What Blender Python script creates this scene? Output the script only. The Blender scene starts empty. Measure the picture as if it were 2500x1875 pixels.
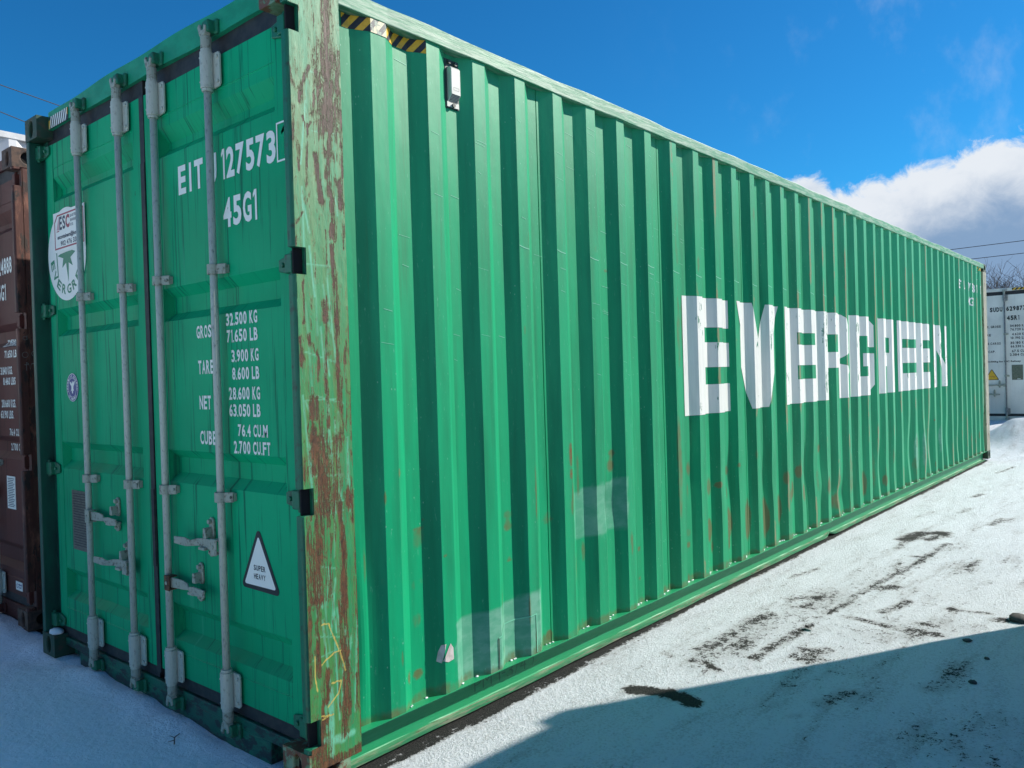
import bpy, bmesh, math, random
import numpy as np
from mathutils import Vector, Matrix
from mathutils.geometry import tessellate_polygon

scene = bpy.context.scene
COL = scene.collection
R = math.radians
random.seed(7)

# ------------------------------------------------------------------ camera
CAM = Vector((-1.6585, -2.3951, 1.4286))
YAW, PITCH, ROLL, FPX = 0.70517, -0.00873, -0.02982, 1967.94
f_ = Vector((math.cos(PITCH)*math.cos(YAW), math.cos(PITCH)*math.sin(YAW), math.sin(PITCH)))
r0 = Vector((math.sin(YAW), -math.cos(YAW), 0)); u0 = r0.cross(f_)
r_ = math.cos(ROLL)*r0 + math.sin(ROLL)*u0
u_ = -math.sin(ROLL)*r0 + math.cos(ROLL)*u0
cam = bpy.data.cameras.new('camera'); camo = bpy.data.objects.new('camera', cam); COL.objects.link(camo)
camo.matrix_world = Matrix(((r_.x, u_.x, -f_.x, CAM.x), (r_.y, u_.y, -f_.y, CAM.y), (r_.z, u_.z, -f_.z, CAM.z), (0, 0, 0, 1)))
cam.sensor_width = 36; cam.lens = FPX/2500*36; cam.clip_start = .05; cam.clip_end = 1500
scene.camera = camo

# ------------------------------------------------------------------ light, sky
SUN_EL = R(33)
SUN_H = Vector((.869, -.495, 0)).normalized()
SUN = Vector((SUN_H.x*math.cos(SUN_EL), SUN_H.y*math.cos(SUN_EL), math.sin(SUN_EL)))
sl = bpy.data.lights.new('sun', 'SUN'); sl.energy = 4.8; sl.angle = R(.5); sl.color = (1, .93, .83)
so = bpy.data.objects.new('sun', sl); COL.objects.link(so)
so.rotation_euler = (-SUN).to_track_quat('-Z', 'Y').to_euler(); so.location = (0, 0, 20)
scene.view_settings.view_transform = 'Standard'; scene.view_settings.look = 'None'
scene.view_settings.gamma = 1; scene.view_settings.exposure = 0.47
scene.cycles.max_bounces = 6; scene.cycles.diffuse_bounces = 3; scene.cycles.glossy_bounces = 3
try: scene.cycles.use_denoising = True
except Exception: pass

def nd(nt, t, **kw):
    n = nt.nodes.new(t)
    for k, v in kw.items():
        if k.startswith('i_'):
            key = k[2:]; key = int(key) if key.isdigit() else key.replace('_', ' ')
            n.inputs[key].default_value = v
        else: setattr(n, k, v)
    return n
def mth(nt, op, a, b=None, c=None, clamp=False):
    n = nt.nodes.new('ShaderNodeMath'); n.operation = op; n.use_clamp = clamp
    for i, v in enumerate((a, b, c)):
        if v is None: continue
        if isinstance(v, (int, float)): n.inputs[i].default_value = v
        else: nt.links.new(v, n.inputs[i])
    return n.outputs[0]
def sstep(nt, v, a, b, lo=0., hi=1.):
    n = nt.nodes.new('ShaderNodeMapRange'); n.interpolation_type = 'SMOOTHSTEP'
    n.inputs['From Min'].default_value = a; n.inputs['From Max'].default_value = b
    n.inputs['To Min'].default_value = lo; n.inputs['To Max'].default_value = hi
    nt.links.new(v, n.inputs['Value']); return n.outputs['Result']
def mixc(nt, fac, a, b, typ='MIX'):
    n = nt.nodes.new('ShaderNodeMix'); n.data_type = 'RGBA'; n.blend_type = typ
    for s, v in ((n.inputs[0], fac), (n.inputs[6], a), (n.inputs[7], b)):
        if isinstance(v, (int, float)): s.default_value = v
        elif isinstance(v, tuple): s.default_value = v if len(v) == 4 else v+(1,)
        else: nt.links.new(v, s)
    return n.outputs[2]
def noise(nt, vec, scale=5, detail=4, rough=.55, stretch=None, dist=0., off=0.):
    if stretch is not None or off:
        m = nt.nodes.new('ShaderNodeMapping'); m.inputs['Scale'].default_value = stretch or (1, 1, 1)
        m.inputs['Location'].default_value = (off, off*.7, off*1.3)
        nt.links.new(vec, m.inputs['Vector']); vec = m.outputs[0]
    n = nt.nodes.new('ShaderNodeTexNoise'); n.inputs['Scale'].default_value = scale
    n.inputs['Detail'].default_value = detail; n.inputs['Roughness'].default_value = rough; n.inputs['Distortion'].default_value = dist
    nt.links.new(vec, n.inputs['Vector']); return n.outputs['Fac']

w = bpy.data.worlds.new('World'); scene.world = w; w.use_nodes = True
nt = w.node_tree; nt.nodes.clear()
sky = nd(nt, 'ShaderNodeTexSky', sky_type='NISHITA', sun_disc=False, sun_elevation=SUN_EL, sun_rotation=math.atan2(SUN.x, SUN.y),
         altitude=0, air_density=1.0, dust_density=.2, ozone_density=3.0)
bg = nd(nt, 'ShaderNodeBackground'); bg.inputs['Strength'].default_value = .076
tc = nd(nt, 'ShaderNodeTexCoord')
hs = nd(nt, 'ShaderNodeHueSaturation'); hs.inputs['Saturation'].default_value = 1.15
nt.links.new(sky.outputs[0], hs.inputs['Color']); nt.links.new(mixc(nt, 1.0, hs.outputs[0], (.19, .87, 1.20), 'MULTIPLY'), bg.inputs[0])
sep = nd(nt, 'ShaderNodeSeparateXYZ'); nt.links.new(tc.outputs['Generated'], sep.inputs[0])
az = mth(nt, 'MULTIPLY', mth(nt, 'ARCTAN2', sep.outputs[1], sep.outputs[0]), 180/math.pi)
el = mth(nt, 'MULTIPLY', mth(nt, 'ARCSINE', sep.outputs[2]), 180/math.pi)
fc = nd(nt, 'ShaderNodeFloatCurve')          # upper edge of the cloud bank: azimuth (degrees) -> elevation (degrees), both /40
azn = mth(nt, 'DIVIDE', mth(nt, 'ADD', az, 20), 60)
nt.links.new(azn, fc.inputs['Value'])
EDGE = [(-20, 14.5), (0, 13.6), (7.7, 13.2), (9.5, 13.4), (10.6, 13), (11.9, 12.6), (13.5, 12.3), (14.8, 11.7), (15.8, 11.9), (16.8, 11.4), (18.4, 11.6), (18.95, 12.4), (20.1, 12.6), (21.3, 12.3), (23, 9), (26, 3), (40, 0)]
cv = fc.mapping.curves[0]
pts = [((a+20)/60, e/20) for a, e in EDGE]
cv.points[0].location = pts[0]; cv.points[1].location = pts[-1]
for p in pts[1:-1]: cv.points.new(*p)
fc.mapping.update()
top = mth(nt, 'MULTIPLY', fc.outputs[0], 20)
n1 = noise(nt, tc.outputs['Generated'], 26, 9, .66, (1, 1, 1.2), dist=.4)
n2 = noise(nt, tc.outputs['Generated'], 7, 5, .55, (1, 1, 1.6), off=3.)
edge = mth(nt, 'ADD', mth(nt, 'SUBTRACT', top, el), mth(nt, 'MULTIPLY', mth(nt, 'SUBTRACT', n1, .5), 3.4))
cm = sstep(nt, edge, -.30, .65)
depth = sstep(nt, mth(nt, 'ADD', mth(nt, 'ADD', mth(nt, 'MULTIPLY', mth(nt, 'SUBTRACT', n2, .5), 9.), mth(nt, 'MULTIPLY', mth(nt, 'SUBTRACT', n1, .5), -5.)), mth(nt, 'SUBTRACT', top, el)), .1, 6.5)
ccol = mixc(nt, depth, (.58, .615, .66), (.17, .265, .41))
wisp = mth(nt, 'MULTIPLY', sstep(nt, noise(nt, tc.outputs['Generated'], 6, 6, .6, (1, 1.4, 1), off=1.7), .52, .74), sstep(nt, az, 34, 12))
cmask = mth(nt, 'MAXIMUM', cm, mth(nt, 'MULTIPLY', wisp, .22))
# added cloud outside the view, put in as neutral fill light
away = mth(nt, 'MULTIPLY', mth(nt, 'MAXIMUM', sstep(nt, az, -8, -40), sstep(nt, az, 85, 120)), sstep(nt, el, 2, 8))
cmask = mth(nt, 'MAXIMUM', cmask, mth(nt, 'MULTIPLY', mth(nt, 'MULTIPLY', away, .17), sstep(nt, noise(nt, tc.outputs['Generated'], 3.2, 6, .6, off=5.), .50, .72)))
cbg = nd(nt, 'ShaderNodeBackground'); nt.links.new(ccol, cbg.inputs[0]); cbg.inputs['Strength'].default_value = 1.0
ms = nd(nt, 'ShaderNodeMixShader'); nt.links.new(cmask, ms.inputs[0]); nt.links.new(bg.outputs[0], ms.inputs[1]); nt.links.new(cbg.outputs[0], ms.inputs[2])
wo = nd(nt, 'ShaderNodeOutputWorld'); nt.links.new(ms.outputs[0], wo.inputs[0])

# ------------------------------------------------------------------ numpy noise for painting wear
_rt = np.random.RandomState(3).rand(256, 256)
def vnoise(x, y, s=0):
    x = np.asarray(x, float)+s*17.3; y = np.asarray(y, float)+s*9.1
    xi = np.floor(x).astype(int); yi = np.floor(y).astype(int); fx = x-xi; fy = y-yi
    fx = fx*fx*(3-2*fx); fy = fy*fy*(3-2*fy)
    g = lambda a, b: _rt[a & 255, b & 255]
    return (g(xi, yi)*(1-fx)+g(xi+1, yi)*fx)*(1-fy)+(g(xi, yi+1)*(1-fx)+g(xi+1, yi+1)*fx)*fy
def fbm(x, y, o=4, s=0):
    t = 0; a = .5; n = 0
    for i in range(o):
        t = t+a*vnoise(x*2**i, y*2**i, s+i); n += a; a *= .55
    return t/n
def ss(x, a, b):
    t = np.clip((x-a)/(b-a), 0, 1); return t*t*(3-2*t)
def pdist(px, py, line):
    d = np.full(px.shape, 1e9)
    for (x0, y0), (x1, y1) in zip(line[:-1], line[1:]):
        dx, dy = x1-x0, y1-y0; L = dx*dx+dy*dy+1e-12
        t = np.clip(((px-x0)*dx+(py-y0)*dy)/L, 0, 1)
        d = np.minimum(d, np.hypot(px-x0-t*dx, py-y0-t*dy))
    return d

# ------------------------------------------------------------------ mesh helper
class MB:
    def __init__(s): s.v = []; s.f = []; s.m = []; s.cm = 0
    def add(s, vs, fs):
        o = len(s.v); s.v += [tuple(p) for p in vs]
        for f in fs: s.f.append([i+o for i in f]); s.m.append(s.cm)
    def box(s, x0, x1, y0, y1, z0, z1):
        s.add([(x, y, z) for z in (z0, z1) for y in (y0, y1) for x in (x0, x1)],
              [(0, 2, 3, 1), (4, 5, 7, 6), (0, 1, 5, 4), (2, 6, 7, 3), (0, 4, 6, 2), (1, 3, 7, 5)])
    def quad(s, a, b, c, d): s.add([a, b, c, d], [(0, 1, 2, 3)])
    def prism(s, poly, ax, a, b):
        def P(p, t):
            return (t, p[0], p[1]) if ax == 'x' else (p[0], t, p[1]) if ax == 'y' else (p[0], p[1], t)
        n = len(poly); vs = [P(p, a) for p in poly]+[P(p, b) for p in poly]
        s.add(vs, [list(range(n))[::-1], list(range(n, 2*n))]+[(i, (i+1) % n, n+(i+1) % n, n+i) for i in range(n)])
    def tube(s, pts, r, n=10, caps=True):
        pts = [Vector(p) for p in pts]; rs = r if isinstance(r, (list, tuple)) else [r]*len(pts)
        o = len(s.v); vs = []; fs = []
        up = None
        for i, p in enumerate(pts):
            t = (pts[min(i+1, len(pts)-1)]-pts[max(i-1, 0)]).normalized()
            if up is None or abs(up.dot(t)) > .95: up = Vector((0, 0, 1)) if abs(t.z) < .9 else Vector((1, 0, 0))
            a = t.cross(up).normalized(); b = t.cross(a)
            for k in range(n):
                q = 2*math.pi*k/n; vs.append(p+rs[i]*(math.cos(q)*a+math.sin(q)*b))
        for i in range(len(pts)-1):
            for k in range(n): fs.append((i*n+k, i*n+(k+1) % n, (i+1)*n+(k+1) % n, (i+1)*n+k))
        if caps: fs += [list(range(n))[::-1], [(len(pts)-1)*n+k for k in range(n)]]
        s.add(vs, fs)
    def blob(s, c, rx, ry, rz, nu=10, nv=6, jit=0.):
        vs = [(c[0], c[1], c[2]-rz)]; fs = []
        for j in range(1, nv):
            ph = -math.pi/2+math.pi*j/nv
            for i in range(nu):
                th = 2*math.pi*i/nu; k = 1+random.uniform(-jit, jit)
                vs.append((c[0]+k*rx*math.cos(ph)*math.cos(th), c[1]+k*ry*math.cos(ph)*math.sin(th), c[2]+k*rz*math.sin(ph)))
        vs.append((c[0], c[1], c[2]+rz)); e = len(vs)-1
        for i in range(nu):
            fs.append((0, 1+(i+1) % nu, 1+i)); fs.append((e, e-nu+i, e-nu+(i+1) % nu))
        for j in range(nv-2):
            for i in range(nu): fs.append((1+j*nu+i, 1+j*nu+(i+1) % nu, 1+(j+1)*nu+(i+1) % nu, 1+(j+1)*nu+i))
        s.add(vs, fs)
    def build(s, name, mats, parent=None, smooth=False, bevel=0., fix=True, seg=2):
        me = bpy.data.meshes.new(name); me.from_pydata(s.v, [], s.f)
        mats = mats if isinstance(mats, (list, tuple)) else [mats]
        for m in mats: me.materials.append(m)
        if len(mats) > 1: me.polygons.foreach_set('material_index', s.m)
        if fix:
            bm = bmesh.new(); bm.from_mesh(me); bmesh.ops.remove_doubles(bm, verts=bm.verts, dist=1e-5)
            bmesh.ops.recalc_face_normals(bm, faces=bm.faces); bm.to_mesh(me); bm.free()
        if smooth: me.polygons.foreach_set('use_smooth', [True]*len(me.polygons))
        o = bpy.data.objects.new(name, me); COL.objects.link(o)
        if parent: o.parent = parent
        if bevel:
            b = o.modifiers.new('bevel', 'BEVEL'); b.width = bevel; b.segments = seg; b.limit_method = 'ANGLE'; b.angle_limit = R(40)
        return o
def empty(name, loc=(0, 0, 0), rz=0.):
    o = bpy.data.objects.new(name, None); COL.objects.link(o); o.location = loc; o.rotation_euler = (0, 0, rz); o.empty_display_size = .2; return o
def tag(o, label=None, cat=None, group=None, kind=None):
    for k, v in (('label', label), ('category', cat), ('group', group), ('kind', kind)):
        if v: o[k] = v
    return o

# ------------------------------------------------------------------ lettering
_tc = {}
def text_tris(s, bold=0.):
    key = (s, bold)
    if key not in _tc:
        c = bpy.data.curves.new('lettering', 'FONT'); c.body = s; c.size = 1; c.offset = bold; c.resolution_u = 3
        o = bpy.data.objects.new('lettering', c); COL.objects.link(o)
        dg = bpy.context.evaluated_depsgraph_get(); e = o.evaluated_get(dg); me = e.to_mesh(); me.calc_loop_triangles()
        V = [(v.co.x, v.co.y) for v in me.vertices]; T = [tuple(t.vertices) for t in me.loop_triangles]
        e.to_mesh_clear(); bpy.data.objects.remove(o); bpy.data.curves.remove(c)
        used = sorted({i for t in T for i in t})
        xs = [V[i][0] for i in used]; ys = [V[i][1] for i in used]
        x0, x1, y0, y1 = min(xs), max(xs), min(ys), max(ys)
        _tc[key] = ([((x-x0)/(x1-x0), (y-y0)/(y1-y0)) for x, y in V], T, (x1-x0)/(y1-y0))
    return _tc[key]
def text_polys(s, x, z, w, h, bold=.012):
    """triangles of the text, in a box whose lower left is (x, z)"""
    if s.upper() == s and len(s) > 1 or s == '1':      # stencil style: every sign in a cell of its own
        WD = {'I': .22, '1': .42, '.': .24, ',': .24, ' ': .42, 'M': 1.3, 'W': 1.3, '-': .6, '/': .6, ')': .45, 'E': .9, 'L': .9, 'T': .95}
        cells = [WD.get(c, 1.) for c in s]; gap = .20
        k = w/(sum(cells)+gap*(len(s)-1)); out = []; cx = x
        for c, cw in zip(s, cells):
            a, b = cx, cx+cw*k; cx = b+gap*k
            if c == ' ': continue
            if c == '1':
                t = min(.50, .17*h/max(b-a, 1e-6)+.1)
                out += [[(b-(b-a)*t, z), (b, z), (b, z+h), (b-(b-a)*t, z+h)], [(a, z+.74*h), (b-(b-a)*t, z+.84*h), (b-(b-a)*t, z+h), (b-(b-a)*(t+.12), z+h), (a, z+.86*h)]]
            elif c in '.,': out += [[(a, z), (b, z), (b, z+.17*h), (a, z+.17*h)]]
            elif c == '-': out += [[(a, z+.44*h), (b, z+.44*h), (b, z+.56*h), (a, z+.56*h)]]
            else:
                V, T, asp = text_tris(c, bold)
                out += [[(a+V[i][0]*(b-a), z+V[i][1]*h) for i in t] for t in T]
        return out
    V, T, asp = text_tris(s, bold)
    return [[(x+V[i][0]*w, z+V[i][1]*h) for i in t] for t in T]
def flat_polys(mb, polys, fn):
    for p in polys: mb.add([fn(*q) for q in p], [list(range(len(p)))])
def disc(cx, cy, r, n=40, r2=None):
    r2 = r2 or r
    return [(cx+r*math.cos(2*math.pi*i/n), cy+r2*math.sin(2*math.pi*i/n)) for i in range(n)]
def ring(cx, cy, ra, rb, n=40):
    return [[(cx+q*math.cos(2*math.pi*k/n), cy+q*math.sin(2*math.pi*k/n)) for q, k in ((ra, i), (rb, i), (rb, i+1), (ra, i+1))] for i in range(n)]
def clipx(poly, a, b):
    def cut(P, keep, x):
        out = []
        for i in range(len(P)):
            p, q = P[i], P[(i+1) % len(P)]; kp, kq = keep(p[0]), keep(q[0])
            if kp: out.append(p)
            if kp != kq:
                t = (x-p[0])/(q[0]-p[0]); out.append((x, p[1]+t*(q[1]-p[1])))
        return out
    P = cut(poly, lambda v: v >= a, a)
    return cut(P, lambda v: v <= b, b) if P else P

# ------------------------------------------------------------------ materials
def newmat(name, col=(.5, .5, .5), rough=.5, metal=0., spec=.5):
    m = bpy.data.materials.new(name); m.use_nodes = True; nt = m.node_tree
    b = nt.nodes['Principled BSDF']; b.inputs['Base Color'].default_value = tuple(col)+(1,)
    b.inputs['Roughness'].default_value = rough; b.inputs['Metallic'].default_value = metal
    b.inputs['Specular IOR Level'].default_value = spec
    tc = nt.nodes.new('ShaderNodeTexCoord')
    return m, nt, b, tc.outputs['Object']
def bump(nt, b, h, strength=.3, dist=.01):
    n = nt.nodes.new('ShaderNodeBump'); n.inputs['Strength'].default_value = strength; n.inputs['Distance'].default_value = dist
    nt.links.new(h, n.inputs['Height']); nt.links.new(n.outputs[0], b.inputs['Normal'])
def setc(nt, b, c): nt.links.new(c, b.inputs['Base Color'])
def attr(nt, name):
    a = nt.nodes.new('ShaderNodeAttribute'); a.attribute_name = name
    s = nt.nodes.new('ShaderNodeSeparateColor'); nt.links.new(a.outputs['Color'], s.inputs[0]); return s.outputs

GREEN = (.002, .345, .146)
def mottled(name, a, b_, rough=.5, scale=20, lo=.4, hi=.65, stretch=None, metal=0., bs=.15, spec=.5, detail=5):
    m, nt, b, co = newmat(name, a, rough, metal, spec)
    n = noise(nt, co, scale, detail, .6, stretch)
    setc(nt, b, mixc(nt, sstep(nt, n, lo, hi), a, b_))
    if bs: bump(nt, b, noise(nt, co, scale*2.5, 4, .6, stretch), bs, .004)
    return m

# corrugated side: attribute 'wear' = stain, rib edge wear, repaint patch
def side_material(name, base, paler_green, dirt=(.135, .115, .042)):
    m, nt, b, co = newmat(name, base, .38, 0, .32)
    at = attr(nt, 'wear')
    sp = nt.nodes.new('ShaderNodeSeparateXYZ'); nt.links.new(co, sp.inputs[0])
    streak = noise(nt, co, 1.0, 5, .6, (14, 14, 1.1))
    big = noise(nt, co, 1.3, 4, .55, (1, 1, .6), off=4.)
    fine = noise(nt, co, 1.0, 6, .65, (120, 120, 22), off=2.)
    dark = tuple(c*.72 for c in base)
    c = mixc(nt, sstep(nt, streak, .35, .7), base, dark)
    ch = mth(nt, 'MULTIPLY', sstep(nt, mth(nt, 'ADD', sp.outputs[2], mth(nt, 'MULTIPLY', mth(nt, 'SUBTRACT', big, .5), 1.6)), 1.9, 3.3), .42)  # mixes in the paler green towards the top
    ch = mth(nt, 'ADD', ch, mth(nt, 'MULTIPLY', sstep(nt, sp.outputs[0], 2.5, 10.), .16))  # and a little more towards the far end
    c = mixc(nt, ch, c, paler_green)
    # pale scuffs
    c = mixc(nt, mth(nt, 'MULTIPLY', sstep(nt, fine, .62, .75), .55), c, tuple(min(1, x*1.0+.12) for x in paler_green))
    # repaint
    c = mixc(nt, mth(nt, 'MULTIPLY', at[2], .95), c, mixc(nt, sstep(nt, noise(nt, co, 9, 5, .6, (1, 1, 2)), .35, .65), (.085, .340, .215), (.170, .420, .300)))
    wear = mth(nt, 'ADD', at[1], mth(nt, 'MULTIPLY', mth(nt, 'SUBTRACT', noise(nt, co, 1., 6, .7, (45, 45, 14), off=6.), .5), 1.5))
    c = mixc(nt, mth(nt, 'MULTIPLY', sstep(nt, wear, .55, .8), .75), c, (.22, .20, .10))
    st = mth(nt, 'ADD', at[0], mth(nt, 'MULTIPLY', mth(nt, 'SUBTRACT', noise(nt, co, 1., 6, .65, (22, 22, 9), off=9.), .5), .9))
    c = mixc(nt, mth(nt, 'MULTIPLY', sstep(nt, st, .28, .78), .80), c, dirt)
    c = mixc(nt, sstep(nt, st, 1.2, 1.36), c, (.26, .035, .012))
    vor = nt.nodes.new('ShaderNodeTexVoronoi'); vor.inputs['Scale'].default_value = 26
    mp = nt.nodes.new('ShaderNodeMapping'); mp.inputs['Scale'].default_value = (1.6, 1.6, .8); nt.links.new(co, mp.inputs[0]); nt.links.new(mp.outputs[0], vor.inputs[0])
    sw = mth(nt, 'MULTIPLY', sstep(nt, vor.outputs['Distance'], .11, .05), sstep(nt, noise(nt, co, 2.2, 3, .6, off=5.), .5, .6))
    c = mixc(nt, mth(nt, 'MULTIPLY', sw, .6), c, (.30, .62, .45))
    grime = mth(nt, 'MULTIPLY', sstep(nt, noise(nt, co, 1., 6, .66, (32, 32, .9), off=3.), .55, .78), sstep(nt, noise(nt, co, 1.1, 3, .5, off=11.), .42, .62))
    c = mixc(nt, mth(nt, 'MULTIPLY', grime, .5), c, (.03, .16, .07))
    setc(nt, b, c)
    nt.links.new(mth(nt, 'ADD', .34, mth(nt, 'MULTIPLY', streak, .2)), b.inputs['Roughness'])
    bump(nt, b, mth(nt, 'ADD', mth(nt, 'MULTIPLY', noise(nt, co, 6, 4, .5, (1, 1, .5)), 1.), mth(nt, 'MULTIPLY', fine, .05)), .25, .012)
    return m
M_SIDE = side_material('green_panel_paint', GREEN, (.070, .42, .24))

def door_material(name, base, streakc, washc, dirt=.6):
    m, nt, b, co = newmat(name, base, .50, 0, .14)
    big = noise(nt, co, 1.6, 4, .55); st = noise(nt, co, 1., 6, .65, (5, 55, 1.6)); st2 = noise(nt, co, 1., 5, .6, (4, 22, 1.0), off=7.)
    c = mixc(nt, sstep(nt, big, .3, .7), base, tuple(x*.78 for x in base))
    c = mixc(nt, mth(nt, 'MULTIPLY', sstep(nt, st, .54, .66), dirt), c, streakc)
    c = mixc(nt, mth(nt, 'MULTIPLY', sstep(nt, st2, .60, .80), .5), c, washc)
    sp = nt.nodes.new('ShaderNodeSeparateXYZ'); nt.links.new(co, sp.inputs[0])
    c = mixc(nt, mth(nt, 'MULTIPLY', sstep(nt, mth(nt, 'ADD', sp.outputs[2], mth(nt, 'MULTIPLY', big, .3)), .42, .1), .35), c, streakc)
    c = mixc(nt, sstep(nt, noise(nt, co, 1., 5, .6, (30, 30, 9), off=12.), .735, .76), c, (.03, .03, .025))
    setc(nt, b, c)
    bump(nt, b, mth(nt, 'ADD', big, mth(nt, 'MULTIPLY', st, .12)), .25, .012)
    return m
M_DOOR = door_material('green_door_paint', (.002, .420, .185), (.001, .140, .075), (.06, .46, .26), .85)

def post_material():
    m, nt, b, co = newmat('rusty_post_paint', GREEN, .55)
    at = attr(nt, 'wear')          # rust, height fade, mint scratches
    a2 = nt.nodes.new('ShaderNodeAttribute'); a2.attribute_name = 'crayon'
    sp = nt.nodes.new('ShaderNodeSeparateXYZ'); nt.links.new(co, sp.inputs[0])
    nv = noise(nt, co, 1., 6, .65, (42, 42, 4)); nv2 = noise(nt, co, 1., 5, .6, (22, 22, 1.6), off=3.); nf = noise(nt, co, 52, 9, .80, (1.3, 1.3, .42), dist=.8)
    fib = noise(nt, co, 1., 7, .72, (170, 170, 9), off=2.)
    lowc = mixc(nt, sstep(nt, nv2, .35, .65), (.014, .260, .090), (.060, .230, .050))
    hic = mixc(nt, sstep(nt, nv2, .35, .65), (.105, .365, .205), (.145, .320, .165))
    c = mixc(nt, sstep(nt, mth(nt, 'ADD', sp.outputs[2], mth(nt, 'MULTIPLY', mth(nt, 'SUBTRACT', nv2, .5), 1.2)), 1.2, 3.0), lowc, hic)
    c = mixc(nt, mth(nt, 'MULTIPLY', sstep(nt, fib, .56, .7), .6), c, (.15, .52, .31))
    c = mixc(nt, mth(nt, 'MULTIPLY', sstep(nt, nv, .45, .32), .42), c, (.11, .16, .055))
    c = mixc(nt, mth(nt, 'MULTIPLY', at[2], .75), c, (.16, .56, .37))
    spk = noise(nt, co, 190, 3, .6, (1, 1, .6), off=1.)
    ru = mth(nt, 'ADD', mth(nt, 'ADD', mth(nt, 'MULTIPLY', at[0], .76), mth(nt, 'MULTIPLY', mth(nt, 'SUBTRACT', spk, .5), .55)), mth(nt, 'ADD', mth(nt, 'MULTIPLY', mth(nt, 'SUBTRACT', nf, .5), 2.3), mth(nt, 'MULTIPLY', mth(nt, 'SUBTRACT', fib, .5), 2.4)))
    rc = mixc(nt, sstep(nt, nf, .35, .65), (.030, .015, .009), mixc(nt, sstep(nt, sp.outputs[2], 1.0, 2.2), (.160, .070, .024), (.075, .034, .017)))
    c = mixc(nt, mth(nt, 'MULTIPLY', sstep(nt, ru, .12, .46), .75), c, (.135, .115, .035))
    c = mixc(nt, sstep(nt, ru, .46, .60), c, rc)
    c = mixc(nt, mth(nt, 'MULTIPLY', sstep(nt, mth(nt, 'ADD', a2.outputs['Fac'], mth(nt, 'MULTIPLY', mth(nt, 'SUBTRACT', nf, .5), .9)), .4, .7), .8), c, (.62, .46, .10))
    setc(nt, b, c)
    bump(nt, b, mth(nt, 'ADD', mth(nt, 'MULTIPLY', sstep(nt, ru, .4, .62), -1.), mth(nt, 'ADD', mth(nt, 'MULTIPLY', nf, .5), mth(nt, 'MULTIPLY', nv, .5))), .9, .004)
    return m
M_POST = post_material()

def scuffed(name, base, pale, dark, stretch=(3, 30, 30), lo=.42, hi=.6, rough=.5, dk=.70):
    m, nt, b, co = newmat(name, base, rough)
    n = noise(nt, co, 1.6, 6, .68, stretch); n2 = noise(nt, co, 2.2, 6, .7, stretch, off=5.)
    c = mixc(nt, sstep(nt, n, lo, hi), base, pale)
    c = mixc(nt, sstep(nt, n2, dk-.06, dk), c, dark)
    setc(nt, b, c); bump(nt, b, n2, .35, .006); return m
M_TOPRAIL = scuffed('worn_rail_paint', (.045, .27, .140), (.24, .40, .28), (.09, .075, .055))
M_BOTRAIL = scuffed('green_rail_paint', (.006, .29, .115), (.02, .33, .15), (.10, .060, .028), (1.2, 20, 20), .5, .7, dk=.70)
M_LIP = scuffed('worn_rail_lip', (.03, .23, .10), (.27, .30, .21), (.10, .06, .03), (3, 30, 30), .45, .68, dk=.62)
M_HEADER = scuffed('green_header_paint', (.005, .26, .125), (.008, .32, .16), (.01, .045, .03), (20, 4, 8), .4, .6, dk=.72)
M_CAST = scuffed('rusty_casting_paint', (.10, .21, .10), (.20, .32, .20), (.16, .065, .032), (9, 9, 9), .4, .6, dk=.52)
M_CASTDARK = mottled('dark_casting_paint', (.016, .060, .034), (.06, .055, .035), .6, 22, .45, .7)
M_GREENDARK = mottled('green_hinge_paint', (.007, .150, .075), (.03, .05, .03), .45, 30, .5, .75)
M_RUSTHUB = mottled('rusty_steel', (.16, .075, .035), (.05, .025, .016), .8, 60)
M_GALV = mottled('galvanised_steel', (.47, .51, .44), (.27, .29, .25), .5, 90, .52, .74, (1, 1, .5), .10, .15)
M_GALVOLD = mottled('weathered_steel', (.35, .385, .315), (.13, .12, .09), .55, 60, .50, .72, None, .15, .25)
M_SILL = scuffed('grimy_sill_paint', (.006, .095, .060), (.008, .16, .085), (.016, .030, .027), (14, 4, 9), .45, .68, dk=.54)
M_POSTDARK = mottled('dark_green_post_paint', (.003, .085, .052), (.006, .045, .034), .5, 12, .4, .7, (1, 1, .3))
M_FARPOST = scuffed('weathered_far_post', (.27, .29, .20), (.40, .37, .29), (.12, .07, .045), (12, 12, 3), .45, .65, dk=.62)
M_RUBBER = mottled('black_rubber', (.012, .014, .018), (.03, .03, .03), .6, 20)
M_OPENSHADE = newmat('opening_shade', (.008, .008, .008), .9)[0]  # near-black stands in for the shade inside holes and notches
M_WHITE = newmat('white_vinyl', (.84, .87, .80), .4)[0]
M_BLACK = newmat('black_vinyl', (.015, .017, .018), .45)[0]
M_NAVY = newmat('navy_print', (.012, .045, .085), .45)[0]
M_RED = newmat('red_print', (.36, .035, .060), .45)[0]
M_PINK = newmat('pink_print', (.60, .38, .40), .45)[0]
M_LOGOGREEN = newmat('green_print', (.010, .230, .120), .45)[0]
M_BADGE = newmat('blue_badge', (.035, .055, .24), .4)[0]
M_YELLOW = mottled('yellow_tape', (.78, .46, .030), (.62, .33, .02), .45, 40, .45, .7, bs=0)
M_WORNTAPE = mottled('worn_yellow_tape', (.68, .62, .40), (.30, .36, .26), .5, 60, .5, .6, bs=0)
M_TAPEBLACK = mottled('black_tape', (.014, .018, .024), (.03, .035, .04), .5, 40, bs=0)
M_TAPEWORNBLK = mottled('worn_black_tape', (.07, .085, .09), (.28, .36, .28), .5, 60, .48, .58, bs=0)
M_PLATE = mottled('metal_data_plate', (.20, .19, .165), (.11, .12, .10), .4, 30, .4, .6, (1, 1, 8), .5, 0)
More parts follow.
